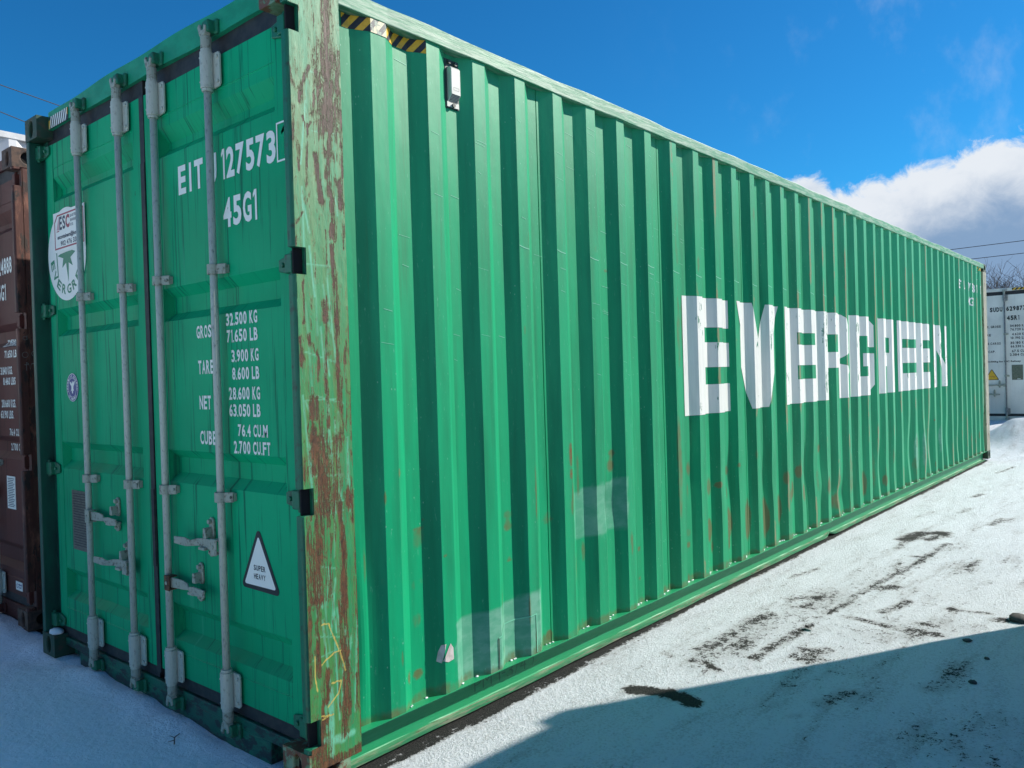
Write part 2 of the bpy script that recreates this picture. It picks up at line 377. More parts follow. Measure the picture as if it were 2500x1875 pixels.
def letter_material():
    m, nt, b, co = newmat('white_lettering', (.80, .82, .76), .42)
    chip = noise(nt, co, 1., 7, .72, (26, 26, 7), off=2.); reg = noise(nt, co, 2.4, 3, .5, off=8.)
    at = nt.nodes.new('ShaderNodeAttribute'); at.attribute_name = 'edge'
    v = mth(nt, 'ADD', chip, mth(nt, 'MULTIPLY', at.outputs['Fac'], mth(nt, 'ADD', .06, mth(nt, 'MULTIPLY', sstep(nt, reg, .4, .6), .13))))
    c = mixc(nt, sstep(nt, noise(nt, co, 1., 5, .6, (20, 20, 2), off=4.), .4, .75), (.83, .85, .79), (.70, .73, .68))
    c = mixc(nt, sstep(nt, v, .75, .765), c, mixc(nt, sstep(nt, chip, .5, .62), (.10, .12, .10), (.02, .20, .11)))
    setc(nt, b, c); return m
M_LETTER = letter_material()
M_MARK = mottled('white_stencil_paint', (.76, .78, .77), (.66, .70, .69), .45, 30, bs=0)
M_SCRATCH = newmat('pale_scratch', (.17, .54, .36), .5)[0]
M_CHALK = newmat('chalk_marks', (.22, .24, .22), .8)[0]
M_INK = newmat('faint_ink', (.004, .150, .068), .6)[0]
M_VENT = mottled('pale_vent_plastic', (.58, .60, .55), (.50, .53, .48), .4, 12, bs=0)
M_VENTDARK = newmat('dark_vent_backing', (.03, .05, .045), .5)[0]
M_ICE = newmat('ice_beads', (.85, .88, .88), .15)[0]
M_TORN = mottled('torn_paper', (.62, .56, .53), (.45, .42, .38), .7, 30, bs=0)
# other containers
M_MAROON = door_material('maroon_door_paint', (.130, .046, .038), (.05, .026, .020), (.13, .075, .06), .7)
M_MAROONPOST = scuffed('rusty_maroon_post', (.085, .028, .020), (.26, .11, .07), (.035, .022, .018), (9, 9, 3), .48, .7, .6, .60)
M_MAROONSIDE = mottled('maroon_side_paint', (.105, .04, .032), (.07, .03, .025), .5, 8)
M_MAROONCAST = mottled('rusty_brown_casting', (.12, .072, .050), (.05, .035, .028), .75, 26, .4, .65, None, 0, .5)
M_REEFER = door_material('white_reefer_paint', (.80, .81, .73), (.56, .55, .48), (.84, .84, .78), .3)
M_REEFTRIM = mottled('grey_reefer_trim', (.40, .43, .42), (.25, .27, .26), .5, 12)
M_REEFHW = mottled('dull_grey_steel', (.26, .28, .27), (.15, .16, .155), .5, 30)
M_GREYSIDE = mottled('pale_grey_paint', (.68, .70, .71), (.58, .60, .62), .45, 9, bs=.05)
M_GREYTRIM = mottled('grey_trim_paint', (.66, .68, .69), (.56, .58, .59), .5, 9)
M_STONE = mottled('stone', (.070, .070, .066), (.030, .032, .032), .9, 18, bs=.6)
M_LEAF = newmat('dry_leaf', (.045, .040, .030), .8)[0]
M_BARK = mottled('bark', (.085, .072, .062), (.05, .043, .038), .9, 12, bs=.4)
M_WIRE = newmat('cable_black', (.02, .02, .022), .6)[0]
M_SNOWCAP = newmat('snow', (.80, .82, .83), .85)[0]
M_WOOD = mottled('chassis_paint', (.05, .05, .055), (.08, .06, .05), .7, 10)

# wear painted on the corner post (u along the side, z up): polyline, width, strength
RUST_STROKES = [
   ([(0.172,2.82),(0.171,2.712),(0.164,2.614)],0.036,1),
   ([(0.171,2.616),(0.164,2.361)],0.07,1.1),
   ([(0.215,2.644),(0.211,2.496)],0.024,1),
   ([(0.227,2.511),(0.224,2.347),(0.224,2.183)],0.01,0.8),
   ([(0.174,2.363),(0.165,2.27),(0.157,2.182),(0.17,2.087),(0.175,1.958)],0.02,0.9),
   ([(0.144,2.437),(0.148,2.358)],0.014,0.7),
   ([(0.108,2.248),(0.114,2.164),(0.127,2.081)],0.016,1.2),
   ([(0.088,2.555),(0.058,2.49),(0.046,2.424)],0.013,1),
   ([(0.01,2.529),(0.016,2.5),(0.029,2.467)],0.011,1),
   ([(0.053,2.374),(0.073,2.335)],0.008,1),
   ([(0.09,2.358),(0.073,2.335)],0.008,1),
   ([(0.073,2.331),(0.07,2.236),(0.066,2.13)],0.008,0.9),
   ([(0.016,2.437),(0.014,2.303),(0.036,2.25),(0.031,2.184)],0.012,0.8),
   ([(0.004,2.032),(0.011,1.914)],0.011,0.8),
   ([(0.014,1.987),(0.046,2.033)],0.007,0.7),
   ([(0.118,2.547),(0.113,2.483),(0.098,2.389)],0.014,0.8),
   ([(0.127,2.396),(0.126,2.31)],0.011,0.7),
   ([(0.206,2.164),(0.216,2.072)],0.021,0.9),
   ([(0.049,2.112),(0.06,2.066),(0.081,2.117)],0.007,0.7),
   ([(0.151,2.267),(0.163,2.259)],0.035,0.9),
   ([(0.139,1.975),(0.142,1.863)],0.007,0.8),
   ([(0.164,1.924),(0.178,1.698),(0.176,1.562),(0.177,1.405),(0.185,1.274),(0.175,1.183)],0.017,0.9),
   ([(0.128,1.717),(0.127,1.653)],0.022,1.2),
   ([(0.13,1.642),(0.121,1.407),(0.125,1.267)],0.011,1),
   ([(0.017,1.592),(0.02,1.493)],0.013,1),
   ([(0.052,1.598),(0.057,1.572)],0.016,1),
   ([(0.067,1.577),(0.089,1.514),(0.086,1.434)],0.008,0.9),
   ([(0.068,1.356),(0.069,1.313)],0.036,1),
   ([(0.058,1.267),(0.059,1.188)],0.024,1),
   ([(0.037,1.785),(0.035,1.644)],0.008,0.9),
   ([(0.069,1.735),(0.065,1.624)],0.005,0.8),
   ([(0.217,1.579),(0.211,1.503)],0.01,0.8),
   ([(0.222,2.05),(0.22,1.919)],0.005,0.7),
   ([(0.05,1.314),(0.022,1.222)],0.005,0.8),
   ([(0.087,1.296),(0.09,1.185)],0.011,0.8),
   ([(0.196,1.47),(0.194,1.41)],0.007,0.7),
   ([(0.061,1.261),(0.061,1.113)],0.022,0.95),
   ([(0.091,1.227),(0.101,1.072),(0.094,0.961)],0.042,0.85),
   ([(0.159,1.222),(0.153,1.065),(0.14,0.986)],0.028,0.75),
   ([(0.205,1.01),(0.208,0.988)],0.033,1.1),
   ([(0.072,0.975),(0.062,0.891),(0.055,0.787),(0.054,0.671)],0.057,0.85),
   ([(0.037,0.969),(0.023,0.846)],0.024,0.75),
   ([(0.17,0.982),(0.173,0.791),(0.167,0.657),(0.168,0.493),(0.159,0.355)],0.02,0.9),
   ([(0.041,0.659),(0.063,0.654)],0.03,1.1),
   ([(0.021,0.637),(0.014,0.508),(0.012,0.399)],0.013,0.9),
   ([(0.055,0.629),(0.049,0.388)],0.018,0.9),
   ([(0.224,1.068),(0.222,0.92)],0.015,0.7),
   ([(0.015,0.628),(0.037,0.628)],0.012,0.8),
   ([(0.019,1.16),(0.014,1.092)],0.021,0.8),
   ([(0.227,1.222),(0.226,1.139)],0.008,0.7),
   ([(0.021,0.612),(0.013,0.355)],0.014,0.8),
   ([(0.161,0.669),(0.156,0.438)],0.021,0.9),
   ([(0.163,0.436),(0.166,0.301),(0.154,0.146)],0.032,0.95),
   ([(0.089,0.385),(0.08,0.292)],0.022,0.9),
   ([(0.07,0.223),(0.042,0.156)],0.029,0.9),
   ([(0.217,0.346),(0.216,0.21)],0.01,0.8),
   ([(0.024,0.133),(0.042,0.067)],0.049,1.1),
   ([(0.093,0.053),(0.167,0.043)],0.035,1.1),
   ([(0.032,0.154),(0.056,0.133)],0.028,1.1),
]
CRAYON= [[(0.069, 0.564), (0.098, 0.563), (0.124, 0.495), (0.145, 0.447), (0.168, 0.373)], [(0.063, 0.423), (0.115, 0.45), (0.149, 0.452)], [(0.036, 0.46), (0.034, 0.39), (0.042, 0.334)], [(0.148, 0.343), (0.132, 0.299), (0.086, 0.266)], [(0.056, 0.24), (0.107, 0.232)], [(0.104, 0.344), (0.145, 0.344)], [(0.059, 0.227), (0.089, 0.235)]]
MINT= [[(0.067, 0.147), (0.133, 0.141), (0.163, 0.136)], [(0.178, 0.137), (0.194, 0.138)], [(0.099, 0.322), (0.097, 0.082)], [(0.067, 0.153), (0.147, 0.124)]]
STAINS=[
  (0.588,0.814,0.029,0.016,0.60),
  (0.587,0.778,0.032,0.042,0.45),
  (0.568,0.450,0.028,0.035,0.50),
  (0.568,0.230,0.030,0.021,0.80),
  (0.502,0.236,0.011,0.027,0.80),
  (1.151,0.793,0.034,0.024,0.50),
  (1.149,0.738,0.034,0.023,0.60),
  (1.154,0.584,0.022,0.013,0.60),
  (1.440,0.725,0.041,0.022,0.60),
  (1.441,0.159,0.025,0.025,0.80),
  (0.469,1.063,0.009,0.023,0.80),
  (0.599,0.606,0.013,0.017,0.50),
  (0.578,1.038,0.030,0.007,0.50),
  (0.702,0.687,0.012,0.008,0.90),
  (0.389,0.971,0.007,0.027,0.70),
  (1.316,0.871,0.010,0.139,0.70),
  (0.359,0.647,0.026,0.030,0.35),
  (0.448,0.337,0.008,0.034,0.60),
  (0.555,0.594,0.009,0.027,0.50),
  (0.306,0.727,0.006,0.071,0.60),
  (0.295,0.544,0.005,0.026,0.60),
  (0.620,0.852,0.006,0.014,0.60),
  (0.571,0.187,0.026,0.004,0.60),
  (1.606,1.031,0.013,0.053,1.30),
  (1.606,0.934,0.013,0.019,1.20),
  (2.026,0.998,0.028,0.021,0.70),
  (2.016,0.932,0.030,0.035,0.70),
  (2.897,0.825,0.023,0.048,0.60),
  (3.153,0.392,0.036,0.075,1.00),
  (3.184,0.285,0.015,0.050,0.70),
  (3.439,0.389,0.039,0.095,1.00),
  (3.442,0.750,0.032,0.035,0.70),
  (3.161,0.670,0.028,0.067,0.70),
  (3.252,0.678,0.034,0.021,0.90),
  (3.738,0.369,0.038,0.135,0.90),
  (4.028,0.343,0.041,0.131,1.00),
  (4.294,0.362,0.034,0.106,0.90),
  (4.454,0.452,0.031,0.060,0.80),
  (4.654,0.600,0.033,0.041,0.80),
  (4.723,0.438,0.028,0.072,0.70),
  (2.874,0.421,0.033,0.032,0.50),
  (2.869,0.349,0.026,0.023,0.70),
  (1.740,0.510,0.016,0.059,0.60),
  (1.714,0.916,0.012,0.131,0.50),
  (2.718,0.870,0.029,0.330,0.60),
  (1.943,0.926,0.013,0.275,0.35),
  (2.283,0.431,0.016,0.015,0.70),
  (2.281,0.261,0.014,0.015,0.70),
  (2.880,0.672,0.013,0.056,0.50),
  (3.423,0.602,0.019,0.052,0.60),
  (1.619,0.831,0.012,0.066,0.60),
  (1.445,0.743,0.031,0.025,0.50),
  (3.550,0.776,0.020,0.018,0.70),
  (1.606,0.767,0.009,0.052,0.60),
  (1.424,0.632,0.008,0.031,0.40),
  (5.155,0.754,0.035,0.037,0.70),
  (5.281,0.429,0.036,0.088,0.70),
  (5.530,0.256,0.085,0.077,0.70),
  (5.863,0.479,0.049,0.267,0.50),
  (6.320,0.314,0.044,0.124,0.80),
  (6.621,0.395,0.046,0.185,0.50),
  (5.581,0.432,0.038,0.065,0.60),
  (4.567,0.479,0.030,0.069,0.80),
  (4.384,0.595,0.035,0.056,0.80),
  (4.655,0.616,0.037,0.047,0.90),
  (5.034,0.508,0.034,0.110,0.50),
  (8.084,0.303,0.050,0.131,0.50),
  (6.951,0.271,0.040,0.060,0.70),
  (2.751,2.224,0.026,0.273,0.40),
  (2.747,1.683,0.023,0.236,0.55),
  (2.243,2.648,0.013,0.033,0.70),
  (3.021,2.112,0.020,0.057,0.60),
  (1.322,2.048,0.011,0.092,0.50),
  (2.025,1.989,0.023,0.011,0.60),
  (1.872,2.090,0.028,0.039,0.35),
  (3.889,2.538,0.021,0.065,0.50),
  (1.269,1.646,0.009,0.042,0.70),
  (2.861,1.734,0.023,0.183,0.50),
  (1.587,2.097,0.013,0.045,0.40),
]

# ------------------------------------------------------------------ container parts
PITCH_R, X0R, OW, FL, YO, YI = .2846, .386, .074, .070, .008, .048
def breaks(L):
    n = int((L-.23-.012-X0R-OW-FL)/PITCH_R)+1
    b = [(.222, YI)]
    for k in range(n):
        xo = X0R+PITCH_R*k; b += [(xo-FL, YI), (xo, YO), (xo+OW, YO), (xo+OW+FL, YI)]
    return b+[(L-.222, YI)]
DENTS = [(2.9, .78, .10, .12, .006), (3.42, .72, .12, .16, .014), (4.05, .62, .10, .18, .012), (4.85, .60, .16, .22, .018), (5.15, .45, .10, .12, -.012), (5.62, .30, .14, .12, .026),
         (6.1, .55, .12, .35, .010), (6.8, .42, .15, .25, .022), (7.3, .35, .12, .22, .014), (7.9, .48, .18, .30, .026), (8.4, .42, .14, .25, -.016), (8.75, .50, .16, .32, .024), (9.5, .5, .2, .25, .014), (10.2, .4, .2, .2, .012),
         (11.9, .45, .09, .30, .020), (12.0, 1.75, .07, .35, .018), (1.95, .72, .09, .10, .012), (.29, .42, .03, .30, -.010)]
_jr = random.Random(31)
XO = [.386, .682, .961, 1.247, 1.54, 1.825, 2.11, 2.403, 2.70, 2.988, 3.263, 3.541, 3.838, 4.11, 4.384, 4.674, 4.964, 5.253, 5.531, 5.83, 6.11, 6.401, 6.688, 6.961, 7.233, 7.519, 7.807, 8.092, 8.388, 8.679, 8.959, 9.249, 9.539, 9.828, 10.10, 10.391, 10.679, 10.953, 11.229, 11.51, 11.768]
GB = [(.222, YI)]
for _x in XO: GB += [(_x-FL+_jr.uniform(-.002, .002), YI+_jr.uniform(-.002, .002)), (_x, YO+_jr.uniform(-.0015, .0015)), (_x+OW+_jr.uniform(-.003, .003), YO+_jr.uniform(-.0015, .0015)), (_x+OW+FL, YI+_jr.uniform(-.002, .002))]
GB += [(11.97, YI)]
GBX = np.array([p[0] for p in GB]); GBY = np.array([p[1] for p in GB])
SEAMS = [XO[k]+.205 for k in range(3, 40, 4)]
def surf(x, z):
    x = np.asarray(x, float); z = np.asarray(z, float)
    y = np.interp(x, GBX, GBY)
    for s in SEAMS: y = y+.007*((np.abs(x-s) < .0025))
    y = y+.005*(fbm(x*2.6, z*1.1, 3, 150)-.5)
    for cx, cz, sx, sz, a in DENTS: y = y+a*(1.15 if cx > 4.5 else 1.)*np.exp(-((x-cx)/sx)**2-((z-cz)/sz)**2)
    return y
def conform(polys, off=.0015, edge=False):
    mb = MB(); ev = []
    for P in polys:
        xa, xb = min(p[0] for p in P), max(p[0] for p in P)
        cuts = [xa]+[float(v) for v in GBX if xa < v < xb]+[xb]
        for a, b in zip(cuts[:-1], cuts[1:]):
            q = clipx(P, a, b)
            if len(q) < 3: continue
            mx = (a+b)/2; i = int(np.searchsorted(GBX, mx))-1
            vs = []
            for x, z in q:
                t = (x-GBX[i])/(GBX[i+1]-GBX[i]); y = GBY[i]*(1-t)+GBY[i+1]*t
                y += float(surf(x, z)-np.interp(x, GBX, GBY)) if abs(x-min(SEAMS, key=lambda s: abs(s-x))) > .004 else 0.
                vs.append((x, y-off, z)); ev.append(max(0., (YI-y)/(YI-YO)))
            mb.add(vs, [list(range(len(vs)))])
    return mb, ev
def grid_object(name, xs, zs, Y, mat, parent, attrs, mask=None):
    nx, nz = len(xs), len(zs)
    XX, ZZ = np.meshgrid(xs, zs)
    V = np.stack([XX.ravel(), Y.ravel(), ZZ.ravel()], 1)
    i = np.arange(nx-1); j = np.arange(nz-1); I, J = np.meshgrid(i, j)
    if mask is not None: I, J = I[mask], J[mask]
    a = (J*nx+I).ravel(); F = np.stack([a, a+1, a+1+nx, a+nx], 1)
    me = bpy.data.meshes.new(name); me.from_pydata(V.tolist(), [], F.tolist()); me.materials.append(mat)
    for an, arr in attrs.items():
        c = me.color_attributes.new(an, 'FLOAT_COLOR', 'POINT')
        c.data.foreach_set('color', np.asarray(arr, np.float32).ravel())
    o = bpy.data.objects.new(name, me); COL.objects.link(o); o.parent = parent; return o
def rgba(r, g, b): return np.stack([np.broadcast_to(np.asarray(v, float), np.shape(r)).ravel() for v in (r, g, b, np.ones(np.shape(r)))], 1)

def green_side(root):
    xs = set(np.round(np.arange(.222, 11.97, .0135), 5).tolist())
    for x, y in GB: xs |= {round(x, 5), round(x-.004, 5), round(x+.004, 5)}
    for s in SEAMS: xs |= {round(s+d, 5) for d in (-.0035, -.0024, .0024, .0035)}
    xs = np.array(sorted(v for v in xs if .222 <= v <= 11.97))
    xs = xs[np.concatenate([[True], np.diff(xs) > .0008])]
    zs = np.concatenate([np.arange(.116, 1.15, .016), np.arange(1.15, 2.845, .03), [2.85]])
    XX, ZZ = np.meshgrid(xs, zs); Y = surf(XX, ZZ)
    st = np.zeros(XX.shape)
    for cx, cz, rx, rz, wt in STAINS:
        d = ((XX-cx)/(rx*1.15))**2+((ZZ-cz)/(rz*1.1))**2
        st = np.maximum(st, wt*np.clip(1.25-d*.75, 0, 1.))
    rs = random.Random(5)
    for _ in range(60):
        k = rs.randrange(2, 41); cx = XO[min(k, 40)]+rs.choice([-.11, 0, .04, .12]); cz = .13+abs(rs.gauss(0, .35)); rz = rs.uniform(.02, .14); rx = rs.uniform(.008, .025)
        st = np.maximum(st, rs.uniform(.3, .75)*np.clip(1.2-((XX-cx)/rx)**2-((ZZ-cz)/rz)**2, 0, 1))
    # rib edges: rubbed paint along the outer ribs
    ed = np.zeros(XX.shape)
    for k in range(41):
        xo = XO[k]; m = np.abs(XX-xo-.01) < .13
        q = fbm(ZZ*1.6+k*7.7, np.full(XX.shape, k*3.1), 3, 2)
        fac = np.clip((k-1)/9., .15, 1.)
        ed = np.maximum(ed, np.where(m, fac*ss(q, .42, .68)*np.exp(-((XX-xo-.016)/.028)**2), 0))
    st = np.maximum(st, .55*ss(.16-ZZ+.05*fbm(XX*9, ZZ*3, 3, 5), 0, .05))
    j = .05*(fbm(XX*14, ZZ*12, 4, 8)-.5)
    p1 = ss(XX+j, .752, .76)*ss(-(XX+j), -1.372, -1.364)*ss(-(ZZ+j*.5), -.40-.02*(XX-.75), -.394-.02*(XX-.75))
    p2 = ss(XX+j, 1.645, 1.655)*ss(-(XX+j), -2.13, -2.11)*ss(ZZ+j, .585, .592)*ss(-(ZZ+j), -.845, -.838)*.75
    p3 = 0*XX
    for cx, cz, rx, rz in ((8.13, .47, .06, .20), (8.40, .45, .05, .22), (9.25, .52, .045, .16), (8.70, .40, .03, .14)): p3 = np.maximum(p3, .8*(1-ss(((XX+j*.6-cx)/rx)**2+((ZZ+j-cz)/rz)**2, .7, 1.2)))
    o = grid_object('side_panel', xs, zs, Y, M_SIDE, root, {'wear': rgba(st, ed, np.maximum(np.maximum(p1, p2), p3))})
    return o
def plain_side(root, L, W, H, mat, far=False):
    mb = MB(); b = breaks(L)
    f = (lambda y: W-y) if far else (lambda y: y)
    for (xa, ya), (xb, yb) in zip(b[:-1], b[1:]):
        mb.quad((xa, f(ya), .116), (xb, f(yb), .116), (xb, f(yb), H-.046), (xa, f(ya), H-.046))
    return mb.build('side_panel', mat, root)

def holed(mb, o, U, V, w, h, cu, cv, ru, rv, dep, n=28):
    """flat face of size w x h with an oval opening that goes dep inwards along -(U x V); material slot 1 closes the opening"""
    o, U, V = Vector(o), Vector(U), Vector(V); N = U.cross(V)*-dep
    an = sorted([2*math.pi*i/n for i in range(n)]+[math.atan2(y-cv, x-cu) % (2*math.pi) for x in (0, w) for y in (0, h)])
    P, Q = [], []
    for a in an:
        c, s = math.cos(a), math.sin(a)
        P.append((cu+ru*c, cv+rv*s))
        t = min([((w if c > 0 else 0)-cu)/c if abs(c) > 1e-9 else 1e9, ((h if s > 0 else 0)-cv)/s if abs(s) > 1e-9 else 1e9])
        Q.append((cu+t*c, cv+t*s))
    pt = lambda p: o+U*p[0]+V*p[1]
    for i in range(len(an)):
        j = (i+1) % len(an)
        mb.cm = 0
        mb.quad(pt(Q[i]), pt(Q[j]), pt(P[j]), pt(P[i])); mb.quad(pt(P[i]), pt(P[j]), pt(P[j])+N, pt(P[i])+N)
    mb.cm = 1; mb.add([pt(p)+N for p in P], [list(range(len(P)))]); mb.cm = 0
def casting(root, L, W, H, far_x, far_y, top, mat, snow=False):
    mb = MB()
    a, b, c = .178, .162, .118
    holed(mb, (0, b, 0), (0, -1, 0), (0, 0, 1), b, c, b-.078, .059, .026, .044, .028)      # end face, x = 0
    holed(mb, (0, 0, 0), (1, 0, 0), (0, 0, 1), a, c, .092, .059, .042, .036, .028)          # side face, y = 0
    holed(mb, (0, 0, c), (1, 0, 0), (0, 1, 0), a, b, .09, .08, .060, .032, .028)            # top face
    mb.quad((0, 0, 0), (a, 0, 0), (a, b, 0), (0, b, 0)); mb.quad((0, b, 0), (a, b, 0), (a, b, c), (0, b, c)); mb.quad((a, 0, 0), (a, b, 0), (a, b, c), (a, 0, c))
    T = lambda p: ((L-p[0] if far_x else p[0]), (W-p[1] if far_y else p[1]), (H-c+p[2] if top else c-p[2]))
    mb.v = [T(p) for p in mb.v]
    o = mb.build('corner_casting', [mat, M_OPENSHADE], root, bevel=.007)
    if snow:
        s = MB(); y0, y1 = (W-.155, W-.046) if far_y else (.046, .155)
        s.blob((.035, (y0+y1)/2, c+.004), .035, (y1-y0)/2, .020, 14, 6, .08); s.build('snow_cap', M_SNOWCAP, o, True)
    return o
HZ = (2.715, 1.860, 1.008, .185)
def post(root, L, W, H, far_x, far_y, mat, paint=None, notches=True):
    z0, z1 = .118, H-.118
    mb = MB(); hz = [z for z in HZ] if (notches and not far_x and not far_y) else []
    hh = .048
    def seg(fn):                                    # between the notches
        zs = [z0]+[v for z in sorted(hz) for v in (z-hh, z+hh)]+[z1]
        for q in range(0, len(zs), 2): fn(zs[q], zs[q+1])
    if far_x or not hz:
        if far_x: mb.box(0, .23, 0, .05, z0, z1)
        else: mb.box(.002, .23, 0, .040, z0, z1)
        mb.box(.072, .225, .040, .10, z0, z1)
    else:
        seg(lambda a, b: mb.prism([(0, .010), (.003, .003), (.010, .0), (.0145, 0.0), (.0145, .034), (.0, .034)], 'z', a, b))
        if paint is None: seg(lambda a, b: mb.box(.0145, .052, 0, .034, a, b)); mb.box(.052, .23, 0, .046, z0, z1)
        else:
            seg(lambda a, b: mb.box(.0145, .052, .006, .034, a, b)); mb.box(.052, .229, .006, .046, z0, z1)
        mb.box(.066, .225, .046, .10, z0, z1)
    T = lambda p: ((L-p[0] if far_x else p[0]), (W-p[1] if far_y else p[1]), p[2])
    mb.v = [T(p) for p in mb.v]
    if paint is None: return mb.build('corner_post', mat, root, bevel=.004)
    me_o = mb.build('corner_post', M_GREENDARK, root, bevel=.003)  # body darker than the skin: shade of its door side put into the colour
    for z in hz:
        hb_ = MB(); hb_.box(.0150, .0515, .022, .030, z-hh+.001, z+hh-.001); hb_.build('recess_shade', M_OPENSHADE, me_o)  # near-black slab set in each notch in place of its inner shade
    us = np.unique(np.round(np.concatenate([[.0145, .052], np.arange(.010, .2301, .0042), [.23]]), 5)); zc = []
    for z in hz: zc += [z-hh, z+hh]
    zs = np.unique(np.round(np.concatenate([zc, np.arange(.052, H-.0, .0046)]), 5)); zs = zs[zs < H-.006]
    UU, ZZ = np.meshgrid(us, zs)
    ru = np.zeros(UU.shape)
    wob = .005*(fbm(UU*70, ZZ*20, 4, 11)-.5)*2
    for line, wd, wt in RUST_STROKES:
        d = pdist(UU+wob, ZZ+wob*2, line); ru = np.maximum(ru, wt*.95*(1-ss(d, -.15*wd, wd*1.35))*(.66+.75*fbm(UU*55, ZZ*16, 4, 4)))
    ru = ru+.42*ss(fbm(UU*48, ZZ*2.6, 4, 21), .50, .74)*ss(1.9-ZZ, 0, 1.2)+.26*ss(fbm(UU*40, ZZ*5, 4, 25), .56, .8)
    ru = np.maximum(ru, .85*ss(.105-ZZ-.03*fbm(UU*20, ZZ*20, 3, 31), 0, .012))
    ru = np.maximum(ru, .75*ss(UU, .222, .229)*ss(fbm(ZZ*5, UU*3, 3, 40), .4, .6))
    cr = np.zeros(UU.shape)
    for l in CRAYON: cr = np.maximum(cr, 1-ss(pdist(UU+wob*.5, ZZ+wob, l), .0005, .0055))
    mi = np.zeros(UU.shape)
    for l in MINT: mi = np.maximum(mi, 1-ss(pdist(UU+wob, ZZ+wob, l), .004, .016))
    rs = random.Random(9)
    for _ in range(46):
        u = rs.uniform(.04, .215); z = rs.uniform(.15, 2.3); l = rs.uniform(.05, .35); k = rs.uniform(-.03, .03)
        mi = np.maximum(mi, rs.uniform(.4, 1)*(1-ss(pdist(UU, ZZ, [(u, z), (u+k, z+l)]), .0015, .006)))
    for _ in range(14):
        z = rs.uniform(.4, 2.6); mi = np.maximum(mi, .7*(1-ss(pdist(UU, ZZ, [(rs.uniform(.02, .1), z), (rs.uniform(.12, .22), z-rs.uniform(-.02, .04))]), .001, .004)))
    cu = (us[:-1]+us[1:])/2; cz = (zs[:-1]+zs[1:])/2; CU, CZ = np.meshgrid(cu, cz)
    mask = np.ones(CU.shape, bool)
    for z in hz: mask &= ~((np.abs(CZ-z) < hh) & (CU > .0145) & (CU < .052)) & ~((np.abs(CZ-z) < hh) & (CU < .0146))
    rel = -.0012*ss(fbm(UU*25, ZZ*9, 3, 61), .3, .7)
    so_ = grid_object('post_skin', us, zs, rel, mat, root, {'wear': rgba(ru, UU*0, mi), 'crayon': rgba(cr, cr, cr)}, mask)
    so_.name = 'wear_plate'; so_.parent = me_o
    return me_o

def stripes(x0, x1, z0, z1, n, slant, frac=.5):
    """slanted stripe quads clipped to the rectangle"""
    out = []; p = (x1-x0)/n
    for i in range(-3, int(n)+3):
        a = x0+i*p; q = [(a, z0), (a+p*frac, z0), (a+p*frac+slant, z1), (a+slant, z1)]
        q = clipx(q, x0, x1)
        if len(q) >= 3: out.append(q)
    return out

